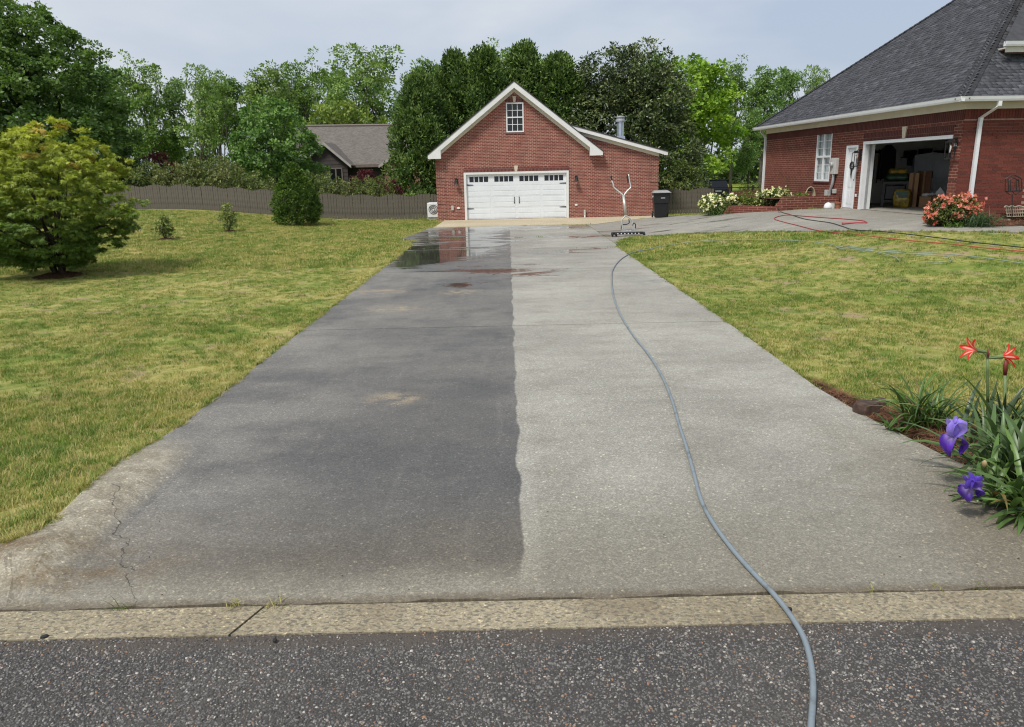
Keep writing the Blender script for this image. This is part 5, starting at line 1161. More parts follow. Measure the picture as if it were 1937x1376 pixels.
b = MB(); b.add([(-.93, .04, .955 * k), (.93, .04, .955 * k), (.70, .35, 1.75 * k), (-.70, .35, 1.75 * k), (-.93, 3.4, .955 * k), (.93, 3.4, .955 * k), (.68, 2.6, 1.72 * k), (-.68, 2.6, 1.72 * k)], [(0, 1, 2, 3), (4, 7, 6, 5), (0, 3, 7, 4), (1, 5, 6, 2), (3, 2, 6, 7)]); b.build('cabin', 'car', suv, bevel=.05)
MB().add([(-.78, .04, 1.12 * k), (.78, .04, 1.12 * k), (.64, .235, 1.62 * k), (-.64, .235, 1.62 * k)], [(0, 1, 2, 3)]).build('rear_window', 'pane', suv); MB().box(-.72, .72, .26, .5, 1.74 * k, 1.8 * k).build('spoiler', 'car', suv)
for s in (-1, 1):
    MB().bbox(s * .82 - .1, s * .82 + .1, -.02, .1, .88 * k, 1.02 * k, .02).build('tail_light', plain('tail_red', (.2, .012, .012), .2, .1, 5) if s < 0 else bpy.data.materials['tail_red'], suv); MB().box(s * .62 - .02, s * .62 + .02, .5, 2.4, 1.76 * k, 1.8 * k).build('roof_rail', 'black_metal', suv)
    for yy_ in (.9, 3.7): MB().lathe([(.2, -.11), (.36, -.1), (.36, .1), (.2, .11)], (0, 0, 0), 18, M4=Matrix.Translation((s * .84, yy_, .36)) @ Matrix.Rotation(R(90), 4, 'Y')).build('wheel', 'rubber', suv)
MB().box(-.26, .26, -.03, -.005, .74 * k, .88 * k).build('number_plate', 'label_white', suv)

# ------------------------------------------------------------------ iron garden stake and wire basket by the house wall
gs = gnd(1917, 420); ig = empty('iron_stake', gs, label='black wrought iron lantern stake in the mulch by the house wall', cat='garden stake')
def I(px, py): return at(px, py, gs[1])
i_ = MB(); i_.tube([I(1914.5, 392), I(1915, 368)], .012, 6); i_.tube([I(1914.5, 392), I(1914.3, 415)], .012, 6); i_.build('stake', 'black_metal', ig, True)
i_ = MB()
for a, b in ((1902, 1901.5), (1907, 1908), (1911, 1911.5), (1927, 1928), (1922, 1923), (1932, 1933)): i_.tube([I(a, 339), I(b, 362)], .011, 6)
i_.tube([I(1901.5, 362), I(1933, 361)], .014, 6); i_.tube(catmull([I(1902, 339), I(1908, 335), I(1917, 331), I(1926, 335), I(1932, 338.5)], 4), .012, 6); i_.tube(catmull([I(1907, 343), I(1917, 337), I(1927, 343)], 4), .011, 6); i_.tube(catmull([I(1903, 363), I(1910, 368), I(1915, 363), I(1921, 368), I(1931, 362)], 5), .010, 6)
i_.build('scroll_frame', 'black_metal', ig, True)
ws = gnd(1922, 418.5); wk = empty('wire_basket', ws, label='weathered cream wire planter basket on the mulch', cat='planter')
def K(px, py, d=0): return at(px, py, ws[1] + d)
M['wire_cream'] = plain('wire_cream', (.42, .38, .27), .7, .15, 12)
k_ = MB()
for i in range(12):
    a = 1903 + i * 4.2; k_.tube([K(a, 392), K(a + 2.5, 410)], .010, 5)
for yy_ in (392, 398, 404, 410): k_.tube([K(1901 + (yy_ - 392) * .2, yy_), K(1955, yy_ - 1)], .012, 5)
k_.build('wire_frame', 'wire_cream', wk, True)
k_ = MB(); k_.tube(catmull([K(1900, 393), K(1903, 390), K(1908, 392), K(1914, 390), K(1920, 392), K(1928, 390), K(1936, 392), K(1950, 391)], 3), .02, 6); k_.build('rim', 'wire_cream', wk, True)
k_ = MB(); k_.box(K(1908, 412)[0], K(1955, 412)[0], ws[1] + .05, ws[1] + .35, ws[2] + .03, ws[2] + .2); k_.build('liner', 'mulch', wk, True)
for px_ in (1910, 1945): k_ = MB(); k_.box(K(px_, 412)[0] - .03, K(px_, 412)[0] + .03, ws[1], ws[1] + .3, ws[2], ws[2] + .06); k_.build('foot', 'wire_cream', wk, True)
# ------------------------------------------------------------------ vegetation
M['leaf'] = leaf_mat('leaf'); M['leaf_gloss'] = leaf_mat('leaf_gloss', .32, .12, .5); M['leaf_needle'] = leaf_mat('leaf_needle', .65, .15, .25); M['petal'] = leaf_mat('petal', .45, .35, .3)
M['bark'] = bark_mat('bark', (.055, .045, .036), (.16, .14, .12)); M['bark_dark'] = bark_mat('bark_dark', (.025, .019, .014), (.075, .058, .045))
def unit(v): return v / (np.linalg.norm(v, axis=-1, keepdims=True) + 1e-9)
def leaf_quads(P, A, Nn, L, Wd, fold=.12):
    A = unit(A); B = unit(np.cross(A, Nn)); N_ = np.cross(B, A); L = L[:, None]; Wd = Wd[:, None]
    V = np.stack([P, P + .45 * L * A + .5 * Wd * B + fold * L * N_, P + L * A - .05 * L * N_, P + .45 * L * A - .5 * Wd * B + fold * L * N_], 1)
    n = len(P); Fc = (np.array([[0, 1, 2], [0, 2, 3]])[None] + (np.arange(n) * 4)[:, None, None]).reshape(-1, 3)
    return V.reshape(-1, 3), Fc
def star_leaves(P, A, Nn, L):          # palmate leaf: five narrow lobes
    A = unit(A); B = unit(np.cross(A, Nn)); Vs = []; n = len(P); L = L[:, None]
    for k, (an, ln) in enumerate(((-1.35, .55), (-.7, .85), (0, 1.0), (.7, .85), (1.35, .55))):
        d = math.cos(an) * A + math.sin(an) * B; s = -math.sin(an) * A + math.cos(an) * B; w = .13
        Vs += [P, P + L * ln * .5 * d + L * w * s, P + L * ln * d - .12 * L * Nn, P + L * ln * .5 * d - L * w * s]
    V = np.stack(Vs, 1).reshape(-1, 3); Fc = (np.array([[0, 1, 2], [0, 2, 3]])[None] + (np.arange(n * 5) * 4)[:, None, None]).reshape(-1, 3)
    return V, Fc
def lobes_points(r, lobes, n, shell=.55):
    w = np.array([(l[3] * l[4] + l[3] * l[5]) for l in lobes], float); w /= w.sum(); ix = r.choice(len(lobes), n, p=w); Lb = np.array(lobes, float)[ix]
    d = unit(r.normal(size=(n, 3))); rad = shell + (1 - shell) * r.uniform(size=(n, 1)) ** .7
    return Lb[:, :3] + d * Lb[:, 3:] * rad, d
def clumps(r, C_, D, per, rc, L, Wr, c0, c1, up=.35, droop=.2, flat=.7, hue=None, kind='quad', jit=.22):
    n = len(C_); ci = np.repeat(np.arange(n), per); m = len(ci)
    v = unit(r.normal(size=(m, 3)) + .55 * D[ci] + np.array([0, 0, .25])); rcs = rc * r.uniform(.6, 1.3, (n, 1))[ci]
    P = C_[ci] + v * rcs * r.uniform(.35, 1, (m, 1)) * np.array([1, 1, flat])
    A = unit(v + .55 * r.normal(size=(m, 3)) + np.array([0, 0, -droop])); Nn = unit(np.array([0, 0, up * 2]) + .6 * r.normal(size=(m, 3)) + .6 * D[ci])
    Ls = L * r.uniform(.65, 1.3, m)
    tone = r.uniform(size=(n, 1))
    if hue is not None: tone = hue(C_, tone)
    col = np.array(c0) * (1 - tone) + np.array(c1) * tone; col = col[ci] * (1 + jit * r.normal(size=(m, 1))).clip(.5, 1.6)
    if kind == 'star': V, Fc = star_leaves(P, A, Nn, Ls); k = 20
    else: V, Fc = leaf_quads(P, A, Nn, Ls, Ls * Wr); k = 4
    return V, Fc, np.repeat(col, k, 0)
def limb(mb, a, b, r0, r1, r, bend=.12, n=5, sides=6):
    a, b = np.array(a, float), np.array(b, float); L = np.linalg.norm(b - a); off = r.normal(size=3) * L * bend
    pts = [a + (b - a) * t + off * math.sin(math.pi * t) for t in np.linspace(0, 1, n)]; mb.tube(pts, list(np.linspace(r0, r1, n)), sides, cap=False); return pts
TREES = {}
def tree_model(key, seed, trunk_h, tr, lobes, ncl, per, rc, L, Wr, c0, c1, mat='leaf', bark='bark', nl=10, shell=.55, hue=None, flat=.7, forks=1, bushy=False, droop=.2, twig=0):
    r = np.random.default_rng(seed); mb = MB(); top = np.array([r.normal() * .2, r.normal() * .2, trunk_h])
    C_, D = lobes_points(r, lobes, ncl, shell); C_[:, 2] = np.maximum(C_[:, 2], .12)
    if forks == 1:
        stem = limb(mb, (0, 0, -.3), top, tr, tr * .55, r, .04, 7, 9)
    else:
        stem = []
        for k in range(forks):
            a = 6.28 * k / forks + r.uniform(0, .6); e = np.array([math.cos(a), math.sin(a), 0]) * trunk_h * .28 + np.array([0, 0, trunk_h]); stem += limb(mb, (math.cos(a) * tr * .6, math.sin(a) * tr * .6, -.3), e, tr * .62, tr * .3, r, .06, 7, 8)
    for k in range(nl + twig):
        tg = C_[r.integers(len(C_))]; st = stem[r.integers(len(stem) // 2, len(stem))] if not bushy else stem[r.integers(1, len(stem))]
        if k < nl:
            pts = limb(mb, st, tg, tr * .38, tr * .06, r, .09, 6, 5)
            for q in range(2):
                t2 = C_[np.argsort(np.linalg.norm(C_ - pts[3], axis=1))[r.integers(0, 12)]]; limb(mb, pts[3], t2, tr * .16, tr * .03, r, .1, 4, 4)
        else: limb(mb, C_[r.integers(len(C_))], tg, tr * .05, tr * .02, r, .15, 3, 3)
    to = mb.build('trunk', bark, smooth=True, uv=False); tm = to.data; bpy.data.objects.remove(to)
    V, Fc, col = clumps(r, C_, D, per, rc, L, Wr, c0, c1, hue=hue, flat=flat, droop=droop)
    co = np_mesh('crown', V, Fc, mat, col); cm_ = co.data; bpy.data.objects.remove(co); TREES[key] = (tm, cm_)
def plant_tree(key, name, x, y, label, cat='tree', sc=1, rz=None, group=None, z=None, crown='crown'):
    tm, cm_ = TREES[key]; s3 = sc if isinstance(sc, tuple) else (sc, sc, sc)
    e = empty(name, (x, y, float(gz(x, y)) - .03 if z is None else z), RNG.uniform(0, 6.28) if rz is None else rz, label, cat, group)
    link_mesh('trunk', tm, e, sc=s3); link_mesh(crown, cm_, e, sc=s3); return e
def far_lobes(r, h, spread, n, low=.42):
    out = []
    for i in range(n):
        a = r.uniform(0, 6.28); f = r.uniform(low, .93); q = spread * r.uniform(.15, .8) * (1.15 - abs(f - .68)); s = spread * r.uniform(.22, .42)
        out.append((q * math.cos(a), q * math.sin(a), h * f, s, s, s * r.uniform(1.3, 2.4)))
    out.append((0, 0, h * .9, spread * .4, spread * .4, h * .09)); return out
G1, G2 = (.08, .145, .035), (.175, .255, .065)
for k in range(5):
    r = np.random.default_rng(100 + k); h = 17; sp = (4.0, 3.2, 4.6, 3.4, 3.8)[k]
    tree_model('far%d' % k, 200 + k, h * (.62, .7, .55, .72, .6)[k], .26, far_lobes(r, h, sp, 15 + k * 2, (.42, .36, .5, .32, .4)[k]), 210, 40, .8, .33, .62, G1, (G2, (.155, .25, .06), (.2, .275, .085), (.15, .23, .07), (.195, .255, .075))[k], nl=22, shell=.35, forks=(1, 2, 2, 1, 3)[k])
def top_tree(px, py, Y, key, label, w=1.0, name='woodland_tree', h0=17.9):
    x = at(px, 300, Y)[0]; zt_ = at(px, py, Y)[2]; g = float(gz(x, Y)); s = (zt_ - g) / h0; return plant_tree(key, name, x, Y, label, 'tree', (s * w, s * w, s), group='tall trees beyond the gardens')
FAR = [(178, 120, 92, 1, 1.0, 'tall tree nearest the big left maple in the far wood'), (232, 104, 95, 3, 1.0, 'slim far tree just right of the big left maple'), (284, 106, 90, 0, .9, 'far tree above the dark red leaved shrub'),
       (338, 128, 94, 3, .95, 'bare stemmed far tree with light sky gaps, second right of the red shrub'), (398, 120, 88, 2, .85, 'far tree leaning over left of the round green maple'), (452, 134, 97, 1, 1.0, 'far tree directly above the round maple left shoulder'),
       (520, 97, 90, 4, .95, 'dense far tree rising above the round green maple'), (588, 104, 94, 0, .95, 'far tree just left of the widest spreading crown'), (690, 80, 86, 2, 1.12, 'widest spreading far tree above the neighbour roof'),
       (762, 158, 99, 3, .7, 'small thin far tree in the sky gap left of the cypresses'), (815, 97, 88, 1, .85, 'far tree peeping over the leftmost cypress'), (872, 100, 93, 4, .9, 'far tree behind the second cypress'), (945, 80, 90, 0, .9, 'bright far tree above the garage gable, left of its peak'),
       (1030, 82, 92, 3, 1.0, 'far tree above the garage gable, right of its peak'), (1240, 88, 86, 1, .95, 'far tree above the right shoulder of the dark magnolia'), (1318, 94, 82, 4, .9, 'far tree behind the bright lime green tree'),
       (1385, 112, 84, 0, .95, 'far tree right of the bright lime green tree'), (1440, 108, 80, 3, 1.0, 'airy far tree above the house left eave'), (1478, 118, 86, 1, .8, 'thin far tree second from the right, against pale sky'), (1528, 122, 84, 2, .62, 'rightmost far tree beside the roof slope'),
       (1418, 190, 66, 3, .9, 'slim young tree in the gap left of the house'), (120, 130, 96, 0, 1.0, 'far tree hidden mostly behind the big left maple'), (655, 120, 100, 1, 1.0, 'far tree behind the widest spreading crown'), (560, 130, 102, 3, 1.0, 'pale far tree between round maple and neighbour roof'), (425, 135, 104, 4, 1.0, 'deepest far tree left of the round maple')]
for (px, py, Y_, k, w, lb) in FAR: top_tree(px, py, Y_, 'far%d' % k, lb, w)
# far wood that reads as one mass low behind the trunks
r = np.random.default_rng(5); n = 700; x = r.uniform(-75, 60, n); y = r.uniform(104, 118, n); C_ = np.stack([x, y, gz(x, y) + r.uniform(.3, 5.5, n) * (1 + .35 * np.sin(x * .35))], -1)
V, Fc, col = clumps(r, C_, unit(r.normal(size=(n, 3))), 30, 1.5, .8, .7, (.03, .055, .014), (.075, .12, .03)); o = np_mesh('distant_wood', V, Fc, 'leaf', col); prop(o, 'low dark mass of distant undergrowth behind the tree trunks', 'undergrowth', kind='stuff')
# big dark maple at the left
lo = [(0, 0, 8.5, 5.4, 5, 4.6), (2.6, -1, 6.5, 4.1, 4, 4.2), (-3, -.5, 9, 4.5, 4, 4.8), (-1, 0, 11.5, 3.6, 3.4, 3.0), (3.4, -.5, 4.4, 3.4, 3.4, 3.0), (-3.5, -1, 5, 4, 4, 4), (1.8, -.8, 10, 3.2, 3, 2.4)]
tree_model('big_maple', 31, 8, .35, lo, 900, 70, .6, .22, .8, (.05, .1, .024), (.11, .175, .042), nl=18, shell=.72, mat='leaf', bark='bark_dark', hue=lambda C, t_: np.clip(t_ * .8 + .3 * (C[:, 2:3] > 10), 0, 1))
p = at(62, 330, 47); zt_ = at(62, -30, 47)[2]; plant_tree('big_maple', 'maple_tree', p[0], 47, 'huge dark green maple at the left edge behind the fence', 'tree', (1, 1, (zt_ - float(gz(p[0], 47))) / 14.6), rz=0)
# round maple behind the fence
lo = [(0, 0, 4.6, 2.7, 2.6, 2.6), (1.2, -.4, 3.2, 2.2, 2.2, 2.2), (-1.3, -.3, 3.3, 2.2, 2.2, 2.3), (.2, 0, 6.4, 1.7, 1.7, 1.4), (-.4, -.8, 2.0, 2.2, 2, 1.8)]
tree_model('round_maple', 32, 4.5, .2, lo, 400, 60, .46, .2, .78, (.07, .14, .034), (.155, .25, .066), nl=14, shell=.74)
p = at(523, 330, 50); zt_ = at(523, 180, 50)[2]; plant_tree('round_maple', 'maple_tree', p[0], 50, 'round bright green maple above the middle of the fence', 'tree', (.92, .95, (zt_ - float(gz(p[0], 50))) / 8.0))
# lime tree with flat layers behind the neighbour roof
lo = [(0, 0, 6.3, 2.4, 2, .8), (-2, 0, 5.4, 2.2, 2, .7), (2.2, 0, 5.2, 2.4, 2, .7), (.3, 0, 4.2, 3.4, 2.4, .7)]
tree_model('flat_tree', 33, 5, .16, lo, 150, 30, .5, .3, .6, (.11, .16, .03), (.2, .25, .055), nl=12, shell=.4, flat=.4)
p = at(645, 300, 72); zt_ = at(645, 192, 72)[2]; plant_tree('flat_tree', 'ornamental_tree', p[0], 72, 'flat layered yellow green tree just above the neighbour roof', 'tree', (1.1, 1.1, (zt_ - float(gz(p[0], 72))) / 7.1))
# bright lime green tree right of the magnolia
lo = [(0, 0, 9, 2.6, 2.4, 2.4), (1.4, 0, 6.8, 2.5, 2.4, 1.9), (-1.4, 0, 7, 2.6, 2.4, 2), (.4, 0, 4.2, 2.8, 2.6, 2), (0, 0, 11, 1.7, 1.7, 1.6), (1.9, -.4, 8.6, 1.6, 1.5, 1.2)]
tree_model('lime_tree', 34, 8, .2, lo, 230, 40, .62, .3, .7, (.11, .2, .02), (.23, .33, .045), nl=16, shell=.6)
p = at(1305, 330, 62); zt_ = at(1290, 96, 62)[2]; plant_tree('lime_tree', 'lime_tree', p[0], 62, 'bright yellow green tree right of the dark magnolia', 'tree', (1.15, 1.15, (zt_ - float(gz(p[0], 62))) / 12.6), rz=.4)
# dark magnolia behind the annex
lo = [(0, 0, 6, 3.4, 3.2, 3.2), (-.6, 0, 8.8, 2.6, 2.6, 2.4), (1.8, -.6, 4, 2.8, 2.6, 2.8), (-1.8, -.3, 5.5, 2.5, 2.4, 3), (.8, 0, 9.6, 1.8, 1.8, 1.8), (2.6, -.8, 2.2, 2.3, 2.2, 1.9), (1.6, 0, 7.4, 2.4, 2.2, 2.4)]
def mag_hue(C, t_): return np.clip(t_ ** 1.6 + .25 * (np.random.default_rng(3).uniform(size=t_.shape) > .82), 0, 1)
tree_model('magnolia', 35, 7, .25, lo, 1100, 36, .48, .24, .45, (.04, .064, .02), (.12, .145, .052), mat='leaf_gloss', bark='bark_dark', nl=14, shell=.74, hue=mag_hue)
p = at(1185, 330, 49.5); zt_ = at(1140, 74, 49.5)[2]; plant_tree('magnolia', 'magnolia_tree', p[0], 49.5, 'broad dark glossy magnolia behind the lean-to and its flue', 'tree', (1.0, 1.0, (zt_ - float(gz(p[0], 49.5))) / 11.6), rz=0)
# cypresses behind the garage
def cypress(key, seed, h, rad, n=640):
    r = np.random.default_rng(seed); f = r.uniform(size=n) ** .85; a = r.uniform(0, 6.28, n); rr = rad * (np.clip(1 - f, 0, 1) ** .42) * (.35 + .65 * np.minimum(1, f * 6 + .55)) * r.uniform(.5, 1.1, n) * (1 + .2 * np.sin(a * 3 + f * 9) + .1 * np.sin(a * 7 + f * 23))
    C_ = np.stack([rr * np.cos(a), rr * np.sin(a), .15 + f * h * .97], -1); D = np.stack([np.cos(a), np.sin(a), np.full(n, .8)], -1)
    V, Fc, col = clumps(r, C_, unit(D), 50, .42, .22, .42, (.048, .092, .024), (.125, .185, .045), droop=-.9, flat=1.5, jit=.25)
    co = np_mesh('crown', V, Fc, 'leaf_needle', col); cm_ = co.data; bpy.data.objects.remove(co)
    mb = MB(); mb.tube([(0, 0, -.2), (0, 0, h * .5), (0, 0, h * .93)], [.2, .12, .02], 8); to = mb.build('trunk', 'bark_dark', uv=False); tm = to.data; bpy.data.objects.remove(to); TREES[key] = (tm, cm_)
cypress('cyp0', 41, 10, 2.0); cypress('cyp1', 42, 10, 1.75); cypress('cyp_wide', 43, 9, 2.05)
for (px, py, Y_, k, w, lb) in ((797, 148, 47.5, 'cyp_wide', 1.0, 'leftmost dark cypress, touching the garage left eave'), (866, 108, 50, 'cyp0', 1.1, 'second dark cypress from the left behind the garage'), (921, 100, 49.5, 'cyp1', 1.15, 'third dark cypress from the left behind the gable'),
                          (993, 92, 50, 'cyp0', 1.1, 'dark cypress directly behind the gable peak'), (1057, 112, 50, 'cyp1', 1.25, 'rightmost dark cypress beside the magnolia'), (1097, 150, 51, 'cyp_wide', .9, 'short dark cypress tucked before the magnolia')):
    x = at(px, 300, Y_)[0]; s = (at(px, py, Y_)[2] - float(gz(x, Y_))) / (9 if 'wide' in k else 10); plant_tree(k, 'cypress_tree', x, Y_, lb, 'cypress', (w, w, s), group='cypress screen behind the garage')
# hedge shrubs along the fence
def shrub_model(key, seed, c0, c1, h=2.6, w=1.5, L=.15, Wr=.5, mat='leaf', n=130, per=34):
    lo = [(0, 0, h * .45, w, w, h * .45), (.4 * w, 0, h * .62, w * .6, w * .6, h * .34), (-.4 * w, 0, h * .55, w * .6, w * .6, h * .36), (0, 0, h * .2, w * .9, w * .9, h * .22)]
    tree_model(key, seed, h * .6, .06, lo, n, per, .28, L, Wr, c0, c1, mat, 'bark_dark', nl=14, shell=.6, forks=4, droop=.1)
shrub_model('holly', 51, (.05, .075, .022), (.16, .19, .06)); shrub_model('holly2', 52, (.065, .085, .028), (.19, .2, .08)); shrub_model('redleaf', 53, (.035, .008, .012), (.10, .022, .03)); shrub_model('thuja', 54, (.018, .036, .012), (.05, .075, .02), 4.5, 1.0, .16, .4, 'leaf_needle')
SH = [(288, 305, 45, 'holly', 1.0, 'dark hedge shrub at the left end of the fence'), (306, 285, 48, 'redleaf', .9, 'dark red leaved shrub behind the left fence'), (342, 300, 44, 'holly2', 1.0, 'hedge shrub right of the red leaved shrub'), (385, 298, 45, 'holly', 1.1, 'broad hedge shrub behind the two saplings'), (432, 296, 44, 'holly2', 1.0, 'hedge shrub left of the round maple foot'),
      (475, 322, 43, 'holly', .95, 'low hedge shrub under the round maple'), (505, 345, 42.5, 'holly2', .6, 'lowest pale hedge shrub left of the cone bush'), (610, 325, 43, 'holly', .9, 'hedge shrub right of the cone bush'), (652, 335, 43, 'holly2', .8, 'hedge shrub below the neighbour window'), (706, 332, 42.5, 'holly', .8, 'hedge shrub below the neighbour roof valley'), (690, 318, 53, 'redleaf', .95, 'purple leaved bush before the neighbour house'), (740, 338, 44, 'redleaf', .5, 'small purple leaved bush left of the leftmost cypress'),
      (252, 262, 46, 'thuja', 1.0, 'dark upright shrub between big maple and hedge'), (1312, 335, 60, 'holly', .9, 'dark bush left of the parked car'), (1424, 345, 56, 'holly', .7, 'dark bush beside the house back corner'), (1285, 305, 47, 'holly', 1.0, 'dark shrub behind the short right fence')]
for (px, py, Y_, k, w, lb) in SH:
    x = at(px, 340, Y_)[0]; s = (at(px, py, Y_)[2] - float(gz(x, Y_))) / (4.6 if k == 'thuja' else 2.55); plant_tree(k, 'hedge_shrub', x, Y_, lb, 'shrub', (w, w, s), crown='foliage')
# cone bush on the lawn
r = np.random.default_rng(61); n = 420; f = r.uniform(size=n); a = r.uniform(0, 6.28, n); prof = np.interp(f, [0, .08, .25, .45, .7, .9, 1], [.78, .95, 1.02, .93, .6, .25, .06])
C_ = np.stack([1.0 * prof * np.cos(a) * r.uniform(.8, 1, n), 1.0 * prof * np.sin(a) * r.uniform(.8, 1, n), .1 + f * 2.42], -1); D = np.stack([np.cos(a), np.sin(a), .2 + f], -1)
V, Fc, col = clumps(r, C_, unit(D), 40, .17, .13, .35, (.036, .07, .014), (.1, .165, .028), droop=-.35, flat=1.0)
p = gnd(563, 425); e = empty('cone_bush', p, 0, 'dense cone shaped evergreen bush standing on the lawn before the fence', 'bush'); np_mesh('foliage', V, Fc, 'leaf_needle', col, e)
mb = MB(); mb.tube([(0, 0, -.1), (0, 0, 2.2)], [.09, .02], 8); mb.build('stem', 'bark_dark', e)
# saplings
for (px, py, tp, wd, lb, sd) in ((312, 452, 411, .30, 'smaller leafy sapling at the left on the lawn', 71), (433, 437, 387, .34, 'taller leafy sapling between small sapling and cone bush', 72)):
    p = gnd(px, py); h = at(px, tp, p[1])[2] - p[2]; r = np.random.default_rng(sd); n = 46; f = r.uniform(.12, 1, n); a = r.uniform(0, 6.28, n); q_ = wd * np.interp(f, [0, .3, .7, 1], [.6, 1, .8, .15]) * r.uniform(.3, 1, n)
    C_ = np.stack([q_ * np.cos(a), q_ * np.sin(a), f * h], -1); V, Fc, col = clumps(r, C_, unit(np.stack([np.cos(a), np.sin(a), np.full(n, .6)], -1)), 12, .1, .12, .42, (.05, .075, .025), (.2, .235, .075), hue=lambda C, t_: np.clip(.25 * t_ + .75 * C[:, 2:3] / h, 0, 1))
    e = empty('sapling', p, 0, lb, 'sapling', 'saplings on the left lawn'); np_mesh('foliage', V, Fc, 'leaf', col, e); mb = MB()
    for k in range(4): mb.tube([(.02 * k, 0, -.05), (r.normal() * .06, r.normal() * .06, h * .5), (r.normal() * .12, r.normal() * .12, h * .92)], [.016, .01, .004], 5)
    mb.build('stem', 'bark_dark', e); mr = MB(); mr.lathe([(.34, -.03), (.28, -.005), (.16, .02), (.02, .03)], (0, 0, 0), 16); mr.build('mulch_ring', 'mulch', e)
# Japanese maples
def jmaple(key, seed, n=900, per=46):
    r = np.random.default_rng(seed); f = r.uniform(size=n); a = r.uniform(0, 6.28, n)
    z = .25 + 2.85 * f ** .9; prof = np.interp(z, [.3, .55, .9, 1.5, 2.1, 2.6, 3.0, 3.15], [.55, 1.0, 1.5, 1.85, 1.82, 1.4, .75, .2]); q_ = prof * (1 - .55 * r.uniform(size=n) ** 2.2) * (1 + .16 * np.sin(a * 4 + z * 2.6) + .12 * np.sin(a * 9 + z * 6)); z = z * (1 + .09 * np.sin(a * 3 + 1) + .05 * np.sin(a * 7)); out_ = r.uniform(size=n) > .86; q_[out_] *= r.uniform(1.03, 1.16, out_.sum())
    C_ = np.stack([q_ * np.cos(a), q_ * np.sin(a), z], -1); D = unit(np.stack([np.cos(a), np.sin(a), .15 + .9 * f], -1))
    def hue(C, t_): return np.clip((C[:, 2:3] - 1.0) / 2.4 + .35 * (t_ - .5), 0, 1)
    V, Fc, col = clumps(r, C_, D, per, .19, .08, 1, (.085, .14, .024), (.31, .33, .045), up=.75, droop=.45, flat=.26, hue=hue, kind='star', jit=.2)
    # pinkish new growth on top and outer tips
    m = np.repeat(np.repeat(np.arange(n), per), 20); nw = (C_[m, 2] > 2.15) & (np.random.default_rng(7).uniform(size=n)[m] > .92); col[nw] = col[nw] * np.array([1.12, .85, 1.0]) + np.array([.04, .01, .012])
    co = np_mesh('crown', V, Fc, 'leaf', col); cm_ = co.data; bpy.data.objects.remove(co); mb = MB()
    for k in range(7):
        b = r.uniform(0, 6.28); s0 = np.array([.09 * math.cos(b), .09 * math.sin(b), -.1]); m1 = np.array([.22 * math.cos(b + .4), .22 * math.sin(b + .4), .5 + r.uniform(0, .3)]); limb(mb, s0, m1, .06, .042, r, .1, 4, 6)
        for j in range(4): limb(mb, m1, C_[r.integers(n)] * np.array([.85, .85, .95]), .034, .006, r, .12, 6, 5)
    to = mb.build('trunk', 'bark_dark', uv=False, smooth=True); tm = to.data; bpy.data.objects.remove(to); TREES[key] = (tm, cm_)
jmaple('jm', 81)
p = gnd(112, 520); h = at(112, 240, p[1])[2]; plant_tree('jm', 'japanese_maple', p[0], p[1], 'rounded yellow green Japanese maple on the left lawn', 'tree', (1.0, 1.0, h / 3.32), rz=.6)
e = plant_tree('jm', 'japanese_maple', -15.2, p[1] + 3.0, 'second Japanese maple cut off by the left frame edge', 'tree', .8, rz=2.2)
r = np.random.default_rng(9); x = p[0] + r.normal(0, .45, 260); y = p[1] + r.normal(0, .35, 260); mr = MB().lathe([(.62, -.03), (.5, .0), (.3, .05), (.02, .08)], (p[0], p[1], 0), 24).build('mulch_mound', 'mulch'); prop(mr, 'dark mulch mound under the Japanese maple', 'mulch', kind='structure')

# ------------------------------------------------------------------ flowering shrubs by the house
def flower_shrub(name, px, py, wpx, tpy, label, c0, c1, f0, f1, nf, sd, dp=1.0, L=.075, fl=.06):
    p = gnd(px, py); dpt = np.linalg.norm(p - CC); w = wpx / F0 * dpt / 2; h = at(px, tpy, p[1])[2] - p[2]; r = np.random.default_rng(sd); n = int(150 * dp)
    C_, D = lobes_points(r, [(0, 0, h * .42, w * .95, w * .8, h * .42), (w * .35, 0, h * .55, w * .6, w * .55, h * .4), (-w * .35, -.05, h * .5, w * .6, w * .55, h * .36)], n, .7); C_[:, 2] = np.maximum(C_[:, 2], .06)
    V, Fc, col = clumps(r, C_, D, 24, .11, L, .5, c0, c1); e = empty(name, p, 0, label, 'shrub'); np_mesh('foliage', V, Fc, 'leaf', col, e)
    k = (C_[:, 2] > h * .3); Cf = C_[k] + D[k] * .07; ix = r.integers(0, len(Cf), nf); Df = D[k][ix]; Cf = Cf[ix] + r.normal(0, .05, (nf, 3)); per = 6; ci = np.repeat(np.arange(nf), per); m = len(ci)
    ax = unit(Df[ci] * .5 + r.normal(size=(m, 3)) * .9 + np.array([0, 0, .25])); V, Fc = leaf_quads(Cf[ci], ax, unit(Df[ci] + .3 * r.normal(size=(m, 3))), np.full(m, fl) * r.uniform(.7, 1.2, m), np.full(m, fl * .75)); tn = r.uniform(size=(nf, 1))
    col = (np.array(f0) * (1 - tn) + np.array(f1) * tn)[ci]; np_mesh('blossom', V, Fc, 'petal', np.repeat(col, 4, 0), e)
    mb = MB()
    for j in range(6): limb(mb, (r.normal() * .05, r.normal() * .05, -.05), C_[r.integers(n)], .02, .006, r, .1, 4, 5)
    mb.build('stem', 'bark_dark', e); return e
flower_shrub('azalea', 1789, 427, 66, 372, 'azalea covered in coral pink blossom left of the white downspout', (.03, .05, .012), (.13, .15, .04), (.5, .12, .1), (.66, .3, .24), 210, 91, 1.6, .07, .085)
flower_shrub('azalea', 1822, 424, 38, 374, 'small coral pink azalea touching the white downspout', (.05, .075, .015), (.17, .17, .05), (.5, .12, .1), (.66, .3, .24), 100, 92, 1.0, .07, .085)
